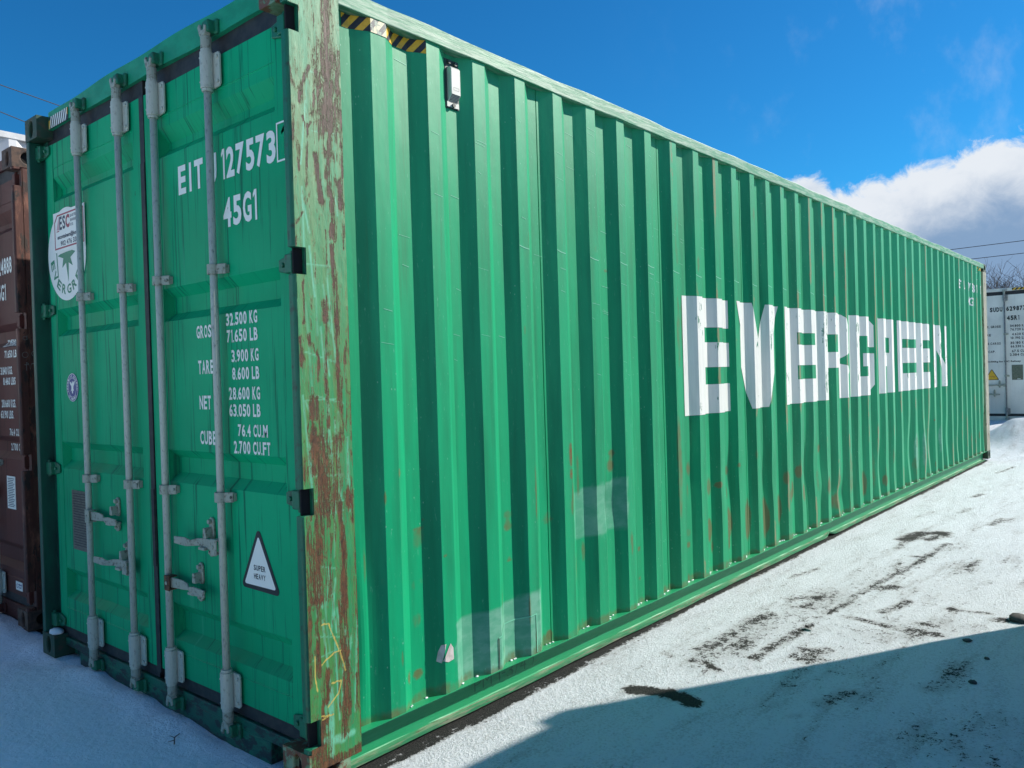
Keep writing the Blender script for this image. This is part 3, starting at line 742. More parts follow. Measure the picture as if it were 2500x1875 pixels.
def build_container(name, label, cat, loc, rz, L=12.192, W=2.438, H=2.896, green=False, flush=False, group=None,
                    side=None, doorm=None, postm=None, toprail=None, botrail=None, castm=None, header=None, hinge=None, snow=False, hardware=True, hw=None):
    root = tag(empty(name, loc, rz), label, cat, group)
    P = {}
    # sides, roof, front, floor
    P['side'] = green_side(root) if green else plain_side(root, L, W, H, side)
    plain_side(root, L, W, H, side, True)
    mb = MB(); mb.box(.12, L-.03, .05, W-.05, H-.05, H-.02); mb.build('roof', side, root)
    mb = MB(); mb.box(.1, L-.03, .06, W-.06, .10, .14); mb.build('floor', botrail, root)
    mb = MB(); n = 9
    for i in range(n):
        y = .12+i*(W-.24)/n; p = (W-.24)/n
        mb.quad((L-.02, y, .118), (L-.02, y+p*.4, .118), (L-.02, y+p*.4, H-.06), (L-.02, y, H-.06))
        mb.quad((L-.02, y+p*.4, .118), (L-.06, y+p*.6, .118), (L-.06, y+p*.6, H-.06), (L-.02, y+p*.4, H-.06))
        mb.quad((L-.06, y+p*.6, .118), (L-.06, y+p*.85, .118), (L-.06, y+p*.85, H-.06), (L-.06, y+p*.6, H-.06))
        mb.quad((L-.06, y+p*.85, .118), (L-.02, y+p, .118), (L-.02, y+p, H-.06), (L-.06, y+p*.85, H-.06))
    mb.build('front_panel', side, root)
    # castings, posts
    for fx in (0, 1):
        for fy in (0, 1):
            for tp in (0, 1):
                m = castm
                if green: m = M_CASTDARK if (fy or fx) else M_CAST
                casting(root, L, W, H, fx, fy, tp, m, snow and not fx and not tp and fy)
            po = post(root, L, W, H, fx, fy, (M_FARPOST if green and fx else M_POST if green and not fy else postm), paint=True if (green and not fx and not fy) else None)
            if green and not fx and not fy: tag(po, 'rust streaked corner post with scratched paint')
    # rails
    for far in (0, 1):
        f = (lambda a, b: (W-b, W-a)) if far else (lambda a, b: (a, b))
        mb = MB(); y = f(0, .06); xa = .232 if green and not far else .178
        if green and not far:                            # slightly uneven, beaten edge
            rs = random.Random(2); xs = np.arange(xa, L-.178, .12).tolist()+[L-.178]
            for a, b in zip(xs[:-1], xs[1:]):
                ya, yb = [.0025*math.sin(v*5.1)+.0015*math.sin(v*17) for v in (a, b)]; za, zb = [.003*math.sin(v*3.3+1)+.002*math.sin(v*11) for v in (a, b)]
                mb.add([(a, ya, H-.069), (b, yb, H-.069), (b, yb-.001, H-.004+zb), (a, ya-.001, H-.004+za), (a, .06, H-.004+za), (b, .06, H-.004+zb), (a, .06, H-.069), (b, .06, H-.069)],
                       [(0, 1, 2, 3), (3, 2, 5, 4), (0, 6, 7, 1)])
        else: mb.box(xa, L-.178, y[0], y[1], H-.069, H-.006)
        mb.build('top_rail', toprail, root, bevel=.003)
        mb = MB()
        if green and not far:
            # channel opening outwards: top flange, recessed web, lower flange; one kink where it was hit
            xs = sorted(set(np.round(np.arange(.178, L-.178, .09), 4).tolist()+[5.25, 5.33, 5.40, 5.46, 5.52, L-.178]))
            def off(x):
                g = math.exp(-((x-5.38)/.06)**2)
                return .026*g+.003*math.sin(x*4.2)+.002*math.sin(x*13), .018*g
            prof = [(.076, .118), (.004, .118), (.004, .1145), (.066, .1145), (.070, .109), (.070, -.002), (.066, -.006), (.034, -.006), (.034, -.020), (.076, -.020)]
            V = []; n = len(prof)
            for x in xs:
                dy, dz = off(x)
                for i, (py, pz) in enumerate(prof): k = 1 if i in (6, 7, 8) else .25 if i in (1, 2) else 0; V.append((x, py+dy*k, pz+dz*k*(i > 5)))
            F = []; 
            for q in range(len(xs)-1):
                for i in range(n-1): F.append((q*n+i, q*n+i+1, (q+1)*n+i+1, (q+1)*n+i))
            for fc_ in F:
                mb.cm = 1 if (fc_[0] % n) in (6, 7) else 0
                mb.add([V[i] for i in fc_], [(0, 1, 2, 3)])
            rail = mb.build('bottom_rail', [botrail, M_LIP], root, fix=True); P['rail'] = rail
            ic = MB(); rs = random.Random(4)
            for k in range(41):
                xi = XO[k]+OW+FL
                for _ in range(3 if k < 6 else 4):
                    x = xi+rs.uniform(-.045, .085); yy = float(surf(x, .12))
                    ic.blob((x, yy-.004, .1195), rs.uniform(.004, .011)*(1+k*.03), .005*(1+k*.02), rs.uniform(.002, .005)*(1+k*.035), 7, 4, .2)
            tag(ic.build('ice_beads', M_ICE, rail, True), kind='stuff')
        else:
            y = f(0, .05); mb.box(.178, L-.178, y[0], y[1], .112, .118); y = f(.045, .06); mb.box(.178, L-.178, y[0], y[1], .016, .112)
            y = f(.001, .05); mb.box(.178, L-.178, y[0], y[1], 0.001, .016); mb.build('bottom_rail', botrail, root)
    # header
    mb = MB(); ys = np.linspace(.158, W-.158, 24)
    for a, b in zip(ys[:-1], ys[1:]):
        h = lambda y: (H+.020+.014*math.sin((y-.16)/(W-.32)*math.pi)+.004*math.sin(y*9.) if green else H-.004)
        lo = lambda y: H-.070+.003*math.sin(y*7)
        sag = lambda y: .003*math.sin(y*11.) if green else 0.
        mb.add([(.06+sag(a), a, lo(a)), (.06+sag(b), b, lo(b)), (.062, b, h(b)), (.062, a, h(a)), (.10, a, h(a)-.006), (.10, b, h(b)-.006), (.12, a, lo(a)), (.12, b, lo(b))],
               [(0, 1, 2, 3), (3, 2, 5, 4), (0, 6, 7, 1)])
    mb.box(.125, .16, .1, W-.1, H-.16, H-.012)
    P['header'] = hd = mb.build('header', header, root)
    # sill
    mb = MB(); mb.box(.058, .14, .162, W-.162, .056, .100); mb.box(.060, .15, .335, W-.335, -.06, .056); mb.box(.10, .15, .1, W-.1, .0, .16)
    P['sill'] = sill = mb.build('door_sill', M_SILL if green else header, root, bevel=.004)
    # doors
    xd = .065; doors = []
    rec = [] if flush else [(2.565, 2.505, 2.475, 2.435), (1.862, 1.822, 1.752, 1.716), (1.155, 1.118, 1.052, 1.012), (.479, .435, .352, .317)]
    zb, zt = .158, H-.152
    for d, (ya, yb, ra, rb) in enumerate(((.098, 1.198, .178, 1.072), (1.240, W-.098, 1.318, 2.250))):
        mb = MB()
        if flush: mb.box(xd, xd+.06, ya, yb, zb, zt)
        else:
            mb.box(xd-.002, xd+.05, ya, ra, zb, zt); mb.box(xd-.002, xd+.05, rb, yb, zb, zt)
            prof = [(xd, zt)]
            for a, b, c, e in rec: prof += [(xd, a), (xd+.040, b), (xd+.040, c), (xd, e)]
            prof.append((xd, zb))
            for (x1, z1), (x2, z2) in zip(prof[:-1], prof[1:]): mb.quad((x1, ra, z1), (x1, rb, z1), (x2, rb, z2), (x2, ra, z2))
            for q in rec: [mb.quad((xd, v, q[0]), (xd+.04, w_, q[1]), (xd+.04, w_, q[2]), (xd, v, q[3])) for v, w_ in ((ra+.002, ra+.012), (rb-.002, rb-.012))]
            for z in (2.614, .263): mb.prism([(xd, z-.004), (xd-.0025, z), (xd, z+.004)], 'y', ra, rb) if False else mb.add([(xd, ra, z-.004), (xd, rb, z-.004), (xd-.003, rb, z), (xd-.003, ra, z), (xd, ra, z+.004), (xd, rb, z+.004)], [(0, 1, 2, 3), (3, 2, 5, 4)])
            mb.quad((xd+.045, ra, zb), (xd+.045, rb, zb), (xd+.045, rb, zt), (xd+.045, ra, zt))
        do = mb.build('door', doorm, root); doors.append(do)
        # hinges and seals
        for z in HZ:
            hb = MB(); yy = (.060, .104) if d == 0 else (W-.104, W-.040)
            hb.box(.032, .064, yy[0], yy[1], z-.034, z+.034)
            y2 = (.100, .168) if d == 0 else (W-.168, W-.100)
            hb.prism([(y2[0], z-.036), (y2[1], z-.022), (y2[1], z+.022), (y2[0], z+.036)] if d == 0 else [(y2[1], z-.036), (y2[0], z-.022), (y2[0], z+.022), (y2[1], z+.036)], 'x', .051, .0615)
            hb.tube([(.046, (yy[0]+.012 if d == 0 else yy[1]-.012), z-.045), (.046, (yy[0]+.012 if d == 0 else yy[1]-.012), z+.045)], .009, 10)
            hb.tube([(.040, (y2[0]+.035), z), (.052, (y2[0]+.035), z)], .010, 8)
            hb.build('hinge', hinge, do, bevel=.004)
        g = MB(); yo = (.046, .096) if d == 0 else (W-.096, W-.046); g.box(.078, .095, yo[0], yo[1], zb, zt)
        g.box(.080, .11, ya, yb, zt, H-.060); g.box(.070, .09, ya, yb, .104, zb)
        if d == 1:
            g.box(.057, .075, 1.201, 1.238, zb-.02, zt-.30); g.box(.053, .058, 1.206, 1.233, .62, .97)
            g.box(.060, .07, 1.20, 1.24, zt-.30, zt)
        g.build('door_gasket', M_RUBBER, do)
    P['doors'] = doors
    # locking rods
    if hardware:
        spec = [(.587, 'u', .785, .94, .715), (1.045, 'd', .585, .705, .815), (1.393, 'd', .598, 1.765, 1.500), (1.851, 'u', .802, 1.500, 1.588)]
        for y, which, hz_, tip, ky in spec:
            mb = MB(); mb.tube([(.030, y, .055), (.030, y, H-.06)], .0150, 16)
            rod = mb.build('lock_rod', hw or M_GALV, root, True)
            for zc in (2.682, .210):
                b = MB(); b.tube([(.030, y, zc-.072), (.030, y, zc+.072)], .0262, 18); b.tube([(.030, y, zc+.072), (.030, y, zc+.084)], .0225, 16); b.tube([(.030, y, zc-.084), (.030, y, zc-.072)], .0225, 16)
                b.prism([(y-.066, zc-.058), (y-.058, zc-.068), (y, zc-.070), (y, zc+.070), (y-.058, zc+.068), (y-.066, zc+.058)], 'x', .046, .055)
                b.prism([(y+.030, zc-.070), (y, zc-.070), (y, zc+.070), (y+.030, zc+.070)], 'x', .048, .055)
                for zz in (zc-.048, zc+.048): b.tube([(.039, y-.052, zz), (.047, y-.052, zz)], .008, 8); b.tube([(.005, y+.012, zz), (.009, y+.012, zz)], .005, 6)
                b.build('bearing_bracket', hw or M_GALV, rod, bevel=.003)
            for zc in (1.892, .984):
                b = MB()
                arc = [(.030+.0205*math.cos(t), y+.0205*math.sin(t)) for t in np.linspace(math.pi/2, 3*math.pi/2, 11)]
                arc2 = [(.030+.0250*math.cos(t), y+.0250*math.sin(t)) for t in np.linspace(math.pi/2, 3*math.pi/2, 11)]
                b.prism(arc2+[(.030, y-.036), (.046, y-.062), (.052, y-.062), (.038, y-.032)]+arc[::-1], 'z', zc-.020, zc+.020)
                b.box(.044, .064, y-.062, y-.044, zc-.016, zc+.016); b.tube([(.036, y-.052, zc), (.046, y-.052, zc)], .007, 8)
                b.build('rod_clamp', M_GALVOLD, rod, bevel=.002)
            for sg, zc in ((1, 2.80), (-1, .10)):
                b = MB(); b.tube([(.030, y, zc-.035*sg), (.030, y, zc+.012*sg), (.030, y, zc+.020*sg)], [.0215, .0215, .019], 14)
                b.prism([(y-.020, zc+.018*sg), (y+.020, zc+.018*sg), (y+.034, zc+.058*sg), (y+.020, zc+.070*sg), (y+.008, zc+.042*sg), (y-.010, zc+.040*sg), (y-.014, zc+.060*sg), (y-.028, zc+.052*sg)], 'x', .012, .040)
                b.build('cam', M_GALVOLD, rod, bevel=.004)
                k = MB(); zz = zc+.052*sg
                k.prism([(y-.040, zz-.022), (y+.012, zz-.026), (y+.020, zz+.004), (y+.006, zz+.024), (y-.036, zz+.026)], 'x', .018, .062); k.box(.045, .061, y-.055, y-.030, zz-.03, zz+.03)
                k.build('cam_keeper', hinge, hd if sg > 0 else sill, bevel=.006)
            # handle: hub on the rod, flat twisted lever, retainer on the door
            b = MB(); s = 1 if tip > y else -1
            hubc = y+s*.030; rusty = green and 1. < y < 1.1; b.cm = 1 if rusty else 0
            b.box(.004, .012, min(hubc-.022*s, hubc+.022*s), max(hubc-.022*s, hubc+.022*s), hz_-.036, hz_+.030); b.box(.012, .046, hubc-.018, hubc+.018, hz_-.034, hz_-.026); b.box(.012, .046, hubc-.018, hubc+.018, hz_+.020, hz_+.028)
            b.cm = 0; b.tube([(.000, hubc, hz_-.002), (.006, hubc, hz_-.002)], .009, 8)
            seq = [(hubc, .020, .022, 0), (y+s*.13, .026, .020, 0), (y+s*.18, .024, .016, .2), (y+s*.215, .012, .014, .5), (tip-s*.09, .012, .019, .1), (tip, .010, .015, 0)]
            pv = []
            for yy, xx, hh, tw in seq:
                for dx, dz in ((-.004, -hh), (.004, -hh), (.004, hh), (-.004, hh)):
                    pv.append((xx+dx*math.cos(tw)-dz*math.sin(tw), yy, hz_+dx*math.sin(tw)+dz*math.cos(tw)-.006*(abs(yy-y) > .2)))
            fs = [(0, 1, 2, 3), tuple(range(len(pv)-4, len(pv)))]
            for q in range(len(seq)-1):
                for i in range(4): fs.append((q*4+i, q*4+(i+1) % 4, q*4+4+(i+1) % 4, q*4+4+i))
            b.add(pv, fs); ho = b.build('lock_handle', [M_GALVOLD, M_RUSTHUB], rod, bevel=.003)
            if rusty: tag(ho, 'lock handle with a rusty brown hub')
            b = MB(); zt_ = hz_+.085; n = 10
            tab = [(ky+.017*math.cos(t), zt_+.017*math.sin(t)) for t in np.linspace(0, math.pi, n)]+[(ky-.020, hz_+.03), (ky-.012, hz_+.012), (ky+.022, hz_+.012)]
            b.prism(tab, 'x', .054, .064); b.tube([(.040, ky, zt_), (.056, ky, zt_)], .0105, 8)
            b.prism([(ky-.014, hz_+.02), (ky+.014, hz_+.02), (ky+.010, hz_+.062), (ky-.004, hz_+.062)], 'x', .022, .056)
            b.prism([(ky-.024, hz_-.026), (ky+.024, hz_-.026), (ky+.024, hz_-.014), (ky-.024, hz_-.014)], 'x', .006, .062)
            low = [(ky+.017*math.cos(t), hz_-.044+.017*math.sin(t)) for t in np.linspace(math.pi, 2*math.pi, n)]+[(ky+.017, hz_-.018), (ky-.017, hz_-.018)]
            b.prism(low, 'x', .050, .062); b.tube([(.040, ky, hz_-.042), (.052, ky, hz_-.042)], .008, 8)
            b.build('handle_retainer', M_GALVOLD, rod, bevel=.003)
    P['root'] = root
    return P
def on_door(x=.0635):
    return lambda p, q: (x, p, q)
def door_text(name, mat, parent, rows, x=.0630, bold=.035):
    """rows: (text, y of the left end, z of the foot, width, height)"""
    mb = MB()
    for s, y, z, wd, h in rows: flat_polys(mb, text_polys(s, 0, 0, wd, h, bold), lambda a, b, y=y, z=z: (x, y-a, z+b))
    return mb.build(name, mat, parent, fix=False)

# ------------------------------------------------------------------ ground: one sheet of thin snow over asphalt
def hump(x, y): 
    r = np.where(y > -.05, np.exp(-((y+.05)/.62)**2), np.exp(-((y+.05)/3.0)**2))
    return .47*r*np.exp(-((x-14.7)/.85)**2)
def ground_z(x, y):
    z = -.030+.014*(fbm(x*1.3, y*2.2, 3, 70)-.5)+.006*(fbm(x*5, y*7, 3, 75)-.5)
    z = z+hump(x, y)*(1+.25*(fbm(x*2.5, y*2.5, 3, 80)-.5))+.19*ss(x, 15.4, 18.)
    # drift in front of the doors and between the two door ends
    fr = ss(-x, -.30, .05)*ss(y, .15, .6)
    z = z+fr*(-.012+.028*ss(y, .5, 2.0)-.02*np.exp(-((x-.0)/.12)**2-((y-2.36)/.16)**2)+.04*ss(y, 2.5, 3.6)+.030*(fbm(x*2.2, y*2.6, 4, 85)-.5)+.008*(fbm(x*8, y*8, 4, 88)-.5))
    z = z+.030*np.exp(-((x-.03)/.09)**2)*ss(y, .3, .8)*ss(fbm(y*5, x*4, 4, 91), .3, .7)
    z = np.where((y > .02) & (y < 2.4) & (x > .2) & (x < 12.1), np.minimum(z, -.03), z)
    # trodden crumbs near the far end
    z = z+.10*np.clip(fbm(x*4, y*5, 4, 95)-.58, 0, 1)*ss(x, 10.8, 12.)*ss(-x, -14.2, -13.)*ss(-y, -.4, .2)
    return z
GROUND_MARKS = [  # polyline on the ground (x, y), half width, strength: tyre lines and scraped spots
    ([(5.55, -.50), (5.92, -.56), (6.0, -.70)], .10, 1.15), ([(5.68, -.66), (5.92, -.74)], .06, .9),
    ([(3.7, -.72), (4.14, -.75), (4.74, -.79), (5.59, -.83)], .030, .85), ([(3.88, -.78), (3.97, -.84)], .05, .75),
    ([(2.20, -.66), (2.52, -.68), (2.87, -.69)], .035, .85), ([(3.16, -.69), (3.44, -.72)], .03, .8), ([(2.55, -.40), (2.84, -.38), (2.97, -.43)], .05, .7),
    ([(3.32, -.42), (3.46, -.48), (3.46, -.6)], .06, .60), ([(3.19, -.5), (3.26, -.55)], .05, .65), ([(3.15, -.82), (3.13, -.95), (3.09, -1.08)], .04, .8),
    ([(3.1, -1.15), (3.1, -1.29)], .055, .9), ([(3.25, -1.17), (3.26, -1.24)], .04, .8), ([(3.35, -.95), (3.48, -.98), (3.69, -1.01)], .04, .75), ([(3.65, -1.24), (3.67, -1.37), (3.68, -1.44)], .035, .7),
    ([(4.74, -1.12), (5.09, -1.14)], .03, .75), ([(2.46, -.84), (2.54, -.9)], .05, .75), ([(2.34, -.86), (2.38, -.92)], .06, .75), ([(4.97, -.72), (5.0, -.78)], .03, .95), ([(3.83, -.2), (4.22, -.27)], .025, .62),
    ([(2.17, -.38), (2.44, -.41), (2.7, -.4), (2.93, -.45)], .055, .80), ([(1.50, -.40), (1.55, -.50), (1.56, -.60), (1.53, -.67)], .058, 1.9), ([(2.0, -.42), (2.01, -.49), (1.95, -.59)], .028, .95), ([(2.33, -.85), (2.49, -.9)], .05, .7),
    ([(2.0, -.27), (1.99, -.31)], .03, .75), ([(1.84, -1.13), (2.04, -1.18)], .05, .62), ([(1.64, -1.07), (1.67, -1.1)], .025, .6), ([(2.28, -1.48), (2.63, -1.51)], .07, .5), ([(1.80, -1.62), (2.07, -1.79)], .16, .36), ([(1.7, -1.72), (1.85, -1.9)], .16, .40),
    ([(3.56, -1.52), (3.63, -1.57), (3.65, -1.66)], .045, .95), ([(4.5, -1.5), (6.5, -1.55)], .03, .45), ([(1.9, -.45), (7.5, -.60)], .05, .30), ([(2.4, -.78), (9, -.95)], .05, .28), ([(3.0, -1.25), (9, -1.5)], .06, .26), ([(2.0, -.50), (3.6, -.58)], .20, .42), ([(3.4, -.60), (5.4, -.80)], .14, .30), ([(1.8, -1.), (5, -1.15)], .25, .22), ([(2.9, -1.0), (3.3, -1.3)], .20, .40), ([(7.3, -1.2), (9.5, -1.25)], .04, .6), ([(8.2, -.5), (8.5, -.55)], .04, .7), ([(6.6, -.95), (7.0, -1.0)], .05, .7), ([(10.5, -.35), (11.4, -.42)], .03, .7)]
def build_ground():
    geo = lambda a, b, n: (np.sign(a)*np.geomspace(abs(a), abs(b), n)).tolist()
    xs = np.array(geo(-600, -3, 16)+np.arange(-2.6, 9, .030).tolist()+np.arange(9, 20, .08).tolist()+geo(20.3, 600, 18))
    ys = np.array(geo(-600, -5, 16)+np.arange(-4.4, .30, .028).tolist()+np.arange(.3, 5.5, .06).tolist()+geo(6, 600, 18))
    XX, ZZ = np.meshgrid(xs, ys); H = ground_z(XX, ZZ)
    far = np.hypot(XX, ZZ) > 30; H = np.where(far, -.03, H)
    bare = np.zeros(XX.shape)
    wob = .03*(fbm(XX*6, ZZ*6, 3, 51)-.5)
    for l, wd, s in GROUND_MARKS:
        d = pdist(XX, ZZ+wob, l); bare = np.maximum(bare, min(s, 1.9)*.92*(1-ss(d, 0, wd*(2.0 if s < 1.1 else 1.4))))
    sh_ = .030*ss(XX, .8, 2.6); strip = ss(ZZ+.030*(fbm(XX*3, ZZ*0, 3, 55)-.5)-sh_, -.062, -.030)*ss(XX, -.02, .05)*ss(-XX, -12.15, -12.)
    strip = strip*(1-.80*ss(XX, 1.5, 2.6)*(1-.6*ss(fbm(XX*1.1, ZZ*0, 2, 58), .55, .7)))
    strip = strip*(1-ss(ZZ, .0, .04)*(XX < .16)); bare = np.maximum(bare, .95*strip); bare = np.maximum(bare, 1.3*ss(ZZ, -.004, .02)*ss(XX, .13, .17)*ss(-XX, -12.15, -12.))
    sm = ss(-XX, -.3, .1)*ss(ZZ, -.2, .4)
    me_attrs = {'snow': rgba(bare, sm, XX*0)}
    V = np.stack([XX.ravel(), ZZ.ravel(), H.ravel()], 1); nx = len(xs)
    I, J = np.meshgrid(np.arange(nx-1), np.arange(len(ys)-1)); a = (J*nx+I).ravel()
    me = bpy.data.meshes.new('ground'); me.from_pydata(V.tolist(), [], np.stack([a, a+1, a+1+nx, a+nx], 1).tolist())
    c = me.color_attributes.new('snow', 'FLOAT_COLOR', 'POINT'); c.data.foreach_set('color', me_attrs['snow'].astype(np.float32).ravel())
    me.polygons.foreach_set('use_smooth', [True]*len(me.polygons))
    m, nt, b, co = newmat('snow_over_asphalt', (.8, .8, .8), .8, 0, .3)
    at = attr(nt, 'snow')
    grain = noise(nt, co, 85, 5, .75); lump = noise(nt, co, 22, 5, .6); streak = noise(nt, co, 1., 6, .62, (1.6, 7, 1)); med = noise(nt, co, 9, 5, .6, (.6, 1.2, 1))
    thin = mth(nt, 'ADD', mth(nt, 'MULTIPLY', sstep(nt, streak, .50, .72), .34), mth(nt, 'MULTIPLY', mth(nt, 'SUBTRACT', med, .5), .55))
    thin = mth(nt, 'MULTIPLY', thin, mth(nt, 'SUBTRACT', 1., at[1]))
    g2 = mth(nt, 'ADD', mth(nt, 'MULTIPLY', mth(nt, 'SUBTRACT', grain, .5), 2.3), mth(nt, 'MULTIPLY', mth(nt, 'SUBTRACT', lump, .5), 1.7))
    v = mth(nt, 'ADD', mth(nt, 'ADD', at[0], thin), mth(nt, 'MULTIPLY', g2, mth(nt, 'SUBTRACT', 1., mth(nt, 'MULTIPLY', at[1], .8))))
    mask = sstep(nt, v, .58, .74)
    dirty = sstep(nt, mth(nt, 'ADD', at[0], thin), .12, .6)
    sc = mixc(nt, mth(nt, 'MULTIPLY', dirty, .55), (.80, .855, .895), (.42, .425, .42))
    asp = mixc(nt, sstep(nt, noise(nt, co, 160, 3, .7), .45, .65), (.016, .018, .017), (.060, .060, .055))
    sc = mixc(nt, at[1], sc, (.84, .945, .985))  # bluer, brighter snow before the doors: blue of the shade put into the colour
    sc = mixc(nt, mth(nt, 'MULTIPLY', sstep(nt, mth(nt, 'ADD', grain, mth(nt, 'MULTIPLY', mth(nt, 'SUBTRACT', streak, .5), .5)), .46, .66), mth(nt, 'SUBTRACT', .62, mth(nt, 'MULTIPLY', at[1], .55))), sc, (.47, .49, .49))
    setc(nt, b, mixc(nt, mask, sc, asp))
    hgt = mth(nt, 'ADD', mth(nt, 'MULTIPLY', mask, -1.2), mth(nt, 'ADD', mth(nt, 'MULTIPLY', grain, mth(nt, 'SUBTRACT', 1.3, mth(nt, 'MULTIPLY', at[1], 1.05))), mth(nt, 'MULTIPLY', lump, mth(nt, 'SUBTRACT', 1.0, mth(nt, 'MULTIPLY', at[1], .2)))))
    bump(nt, b, hgt, .95, .017)
    me.materials.append(m)
    o = bpy.data.objects.new('ground', me); COL.objects.link(o); tag(o, kind='structure')
build_ground()
gz = lambda x, y: float(ground_z(np.array([x]), np.array([y]))[0])

# ------------------------------------------------------------------ the green container
P = build_container('shipping_container', 'long bright green corrugated container with big white letters on its side and four locking rods', 'container', (0, 0, 0), 0, green=True,
                    side=M_SIDE, doorm=M_DOOR, postm=M_POSTDARK, toprail=M_TOPRAIL, botrail=M_BOTRAIL, castm=M_CASTDARK, header=M_HEADER, hinge=M_GREENDARK, snow=True)
root, side, (DR, DL) = P['root'], P['side'], P['doors']
rc = lambda x0, x1, z0, z1: [(x0, z0), (x1, z0), (x1, z1), (x0, z1)]
def glyphs():
    T, B = 1.905, 1.152; out = []
    def E(a, b, st): return [rc(a, st, B, T), rc(st, b, 1.714, T), rc(st, b, 1.454, 1.617), rc(st, b, B, 1.342)]
    def Rr(a, b, st, h0, h1, lg):
        m = a+(b-a)*.83
        return [rc(a, st, B, T), rc(st, h1, 1.716, T), rc(st, h1, 1.425, 1.562), [(h1, 1.425), (m, 1.425), (m, 1.503), (h1, 1.56)],
                [(h1, 1.56), (m, 1.503), (b, 1.555), (b, 1.80), (h1, 1.80)], [(h1, 1.80), (b, 1.80), (b-.03, 1.862), (b-.10, 1.898), (b-.16, T), (h1, T)],
                [(m, 1.503), (m, 1.46), (b-.02, 1.44), (b, 1.40), (b, 1.39), (m, 1.39)], rc(lg, b-.02, B, 1.425), [(m, 1.39), (b, 1.39), (b-.02, 1.36), (m, 1.36)]]
    out += E(2.865, 3.489, 3.155)
    for s in (1, -1):
        mx = lambda x: x if s > 0 else 7.904-x
        out += [[(mx(x), z) for x, z in q] for q in ([(3.564, T), (3.826, T), (3.952, 1.50), (3.952, B), (3.812, B), (3.69, 1.48)],)]
    out += E(4.404, 5.060, 4.66)
    out += Rr(5.120, 5.878, 5.385, 5.385, 5.69, 5.60)
    out += [rc(5.950, 6.23, 1.20, 1.86), [(5.950, 1.86), (6.23, 1.86), (6.23, T), (5.99, T)], [(5.99, B), (6.23, B), (6.23, 1.20), (5.950, 1.20)],
            rc(6.23, 6.43, 1.72, T), [(6.43, 1.72), (6.665, 1.72), (6.665, 1.83), (6.59, T), (6.43, T)], rc(6.43, 6.665, 1.615, 1.72),
            rc(6.36, 6.665, 1.43, 1.555), rc(6.43, 6.665, 1.335, 1.43), rc(6.23, 6.43, B, 1.335), [(6.43, B), (6.57, B), (6.665, 1.25), (6.665, 1.335), (6.43, 1.335)]]
    out += Rr(6.753, 7.44, 7.00, 7.00, 7.20, 7.165)
    out += E(7.491, 8.175, 7.745); out += E(8.240, 8.905, 8.50)
    out += [rc(8.965, 9.20, B, T), rc(9.535, 9.773, B, T), [(9.20, T), (9.20, 1.60), (9.45, B), (9.535, B), (9.535, 1.43), (9.27, T)]]
    return out
mb, ev = conform(glyphs(), .0018)
lo = mb.build('white_lettering', M_LETTER, side, fix=False)
c = lo.data.color_attributes.new('edge', 'FLOAT_COLOR', 'POINT'); c.data.foreach_set('color', np.repeat(np.array(ev, np.float32)[:, None], 4, 1).ravel())
polys = []
for ch, x, wd in (('E', 10.391, .072), ('I', 10.50, .020), ('T', 10.57, .07), ('U', 10.69, .075), ('1', 10.965, .036), ('2', 11.05, .07), ('7', 11.14, .07), ('5', 11.234, .066), ('7', 11.33, .07), ('3', 11.42, .065), ('1', 11.52, .034), ('1', 11.780, .036)):
    polys += text_polys(ch, x, 2.435, wd, .12, .02)
polys += text_polys('45G1', 10.953, 2.235, .36, .12, .02)
polys += [rc(11.56, 11.63, 2.728, 2.738), rc(11.62, 11.63, 2.63, 2.738), rc(11.56, 11.63, 2.63, 2.638)]
conform(polys, .0018)[0].build('stencilled_number', M_MARK, side, fix=False)
# hazard tape under the top rail
tp = tag(conform([rc(.276, .680, 2.773, 2.826)], .0014)[0].build('hazard_tape', M_TAPEBLACK, side, fix=False), 'yellow and black hazard tape')
yl = stripes(.276, .680, 2.773, 2.826, 7.4, .044, .52)
ypol = []; wpol = []
for q in yl:
    for a, b, dst in ((.276, .386, ypol), (.386, .470, wpol), (.470, .680, ypol)):
        r = clipx(q, a, b)
        if len(r) >= 3: dst.append(r)
conform(ypol, .0022)[0].build('yellow_stripes', M_YELLOW, side, fix=False)
conform([rc(.386, .470, 2.773, 2.826)], .0019)[0].build('worn_tape', M_TAPEWORNBLK, side, fix=False)
conform(wpol, .0022)[0].build('worn_stripes', M_WORNTAPE, side, fix=False)
conform(stripes(11.60, 11.93, 2.775, 2.826, 5, .05, .5), .0018)[0].build('far_tape_stripes', M_YELLOW, side, fix=False)
# small marks on the side
rs = random.Random(12); sp_ = []
def ribbon(line, wd):
    return [[(a[0], a[1]-wd/2), (b[0], b[1]-wd/2), (b[0], b[1]+wd/2), (a[0], a[1]+wd/2)] for a, b in zip(line[:-1], line[1:])]
for k in range(3, 18):
    xo = XO[k]; z = 2.045+.006*math.sin(k*2.)
    sp_ += ribbon([(xo+.074*t, z-.022*t+.010*t*t) for t in np.linspace(0, 1, 5)], .0042)
for _ in range(70):
    k = rs.randrange(0, 10); xo = XO[k]+rs.choice([0, 0, .145, .145]); z = rs.uniform(1.4, 2.75); l = rs.uniform(.02, .07); x = xo+rs.uniform(0, .07-l*.9) if l < .07 else xo
    sp_ += ribbon([(x+l*t, z-.008*t) for t in (0, .5, 1)], rs.uniform(.0012, .0026))
conform(sp_, .0012)[0].build('scratch_marks', M_SCRATCH, side, fix=False)['kind'] = 'stuff'
seam = ribbon([(1.018, .262), (1.045, .270), (1.075, .292), (1.10, .300), (1.20, .302), (1.292, .306)], .006)+[rc(1.288, 1.294, .125, .306)]
conform(seam, .003)[0].build('patch_weld', M_SCRATCH, side, fix=False)
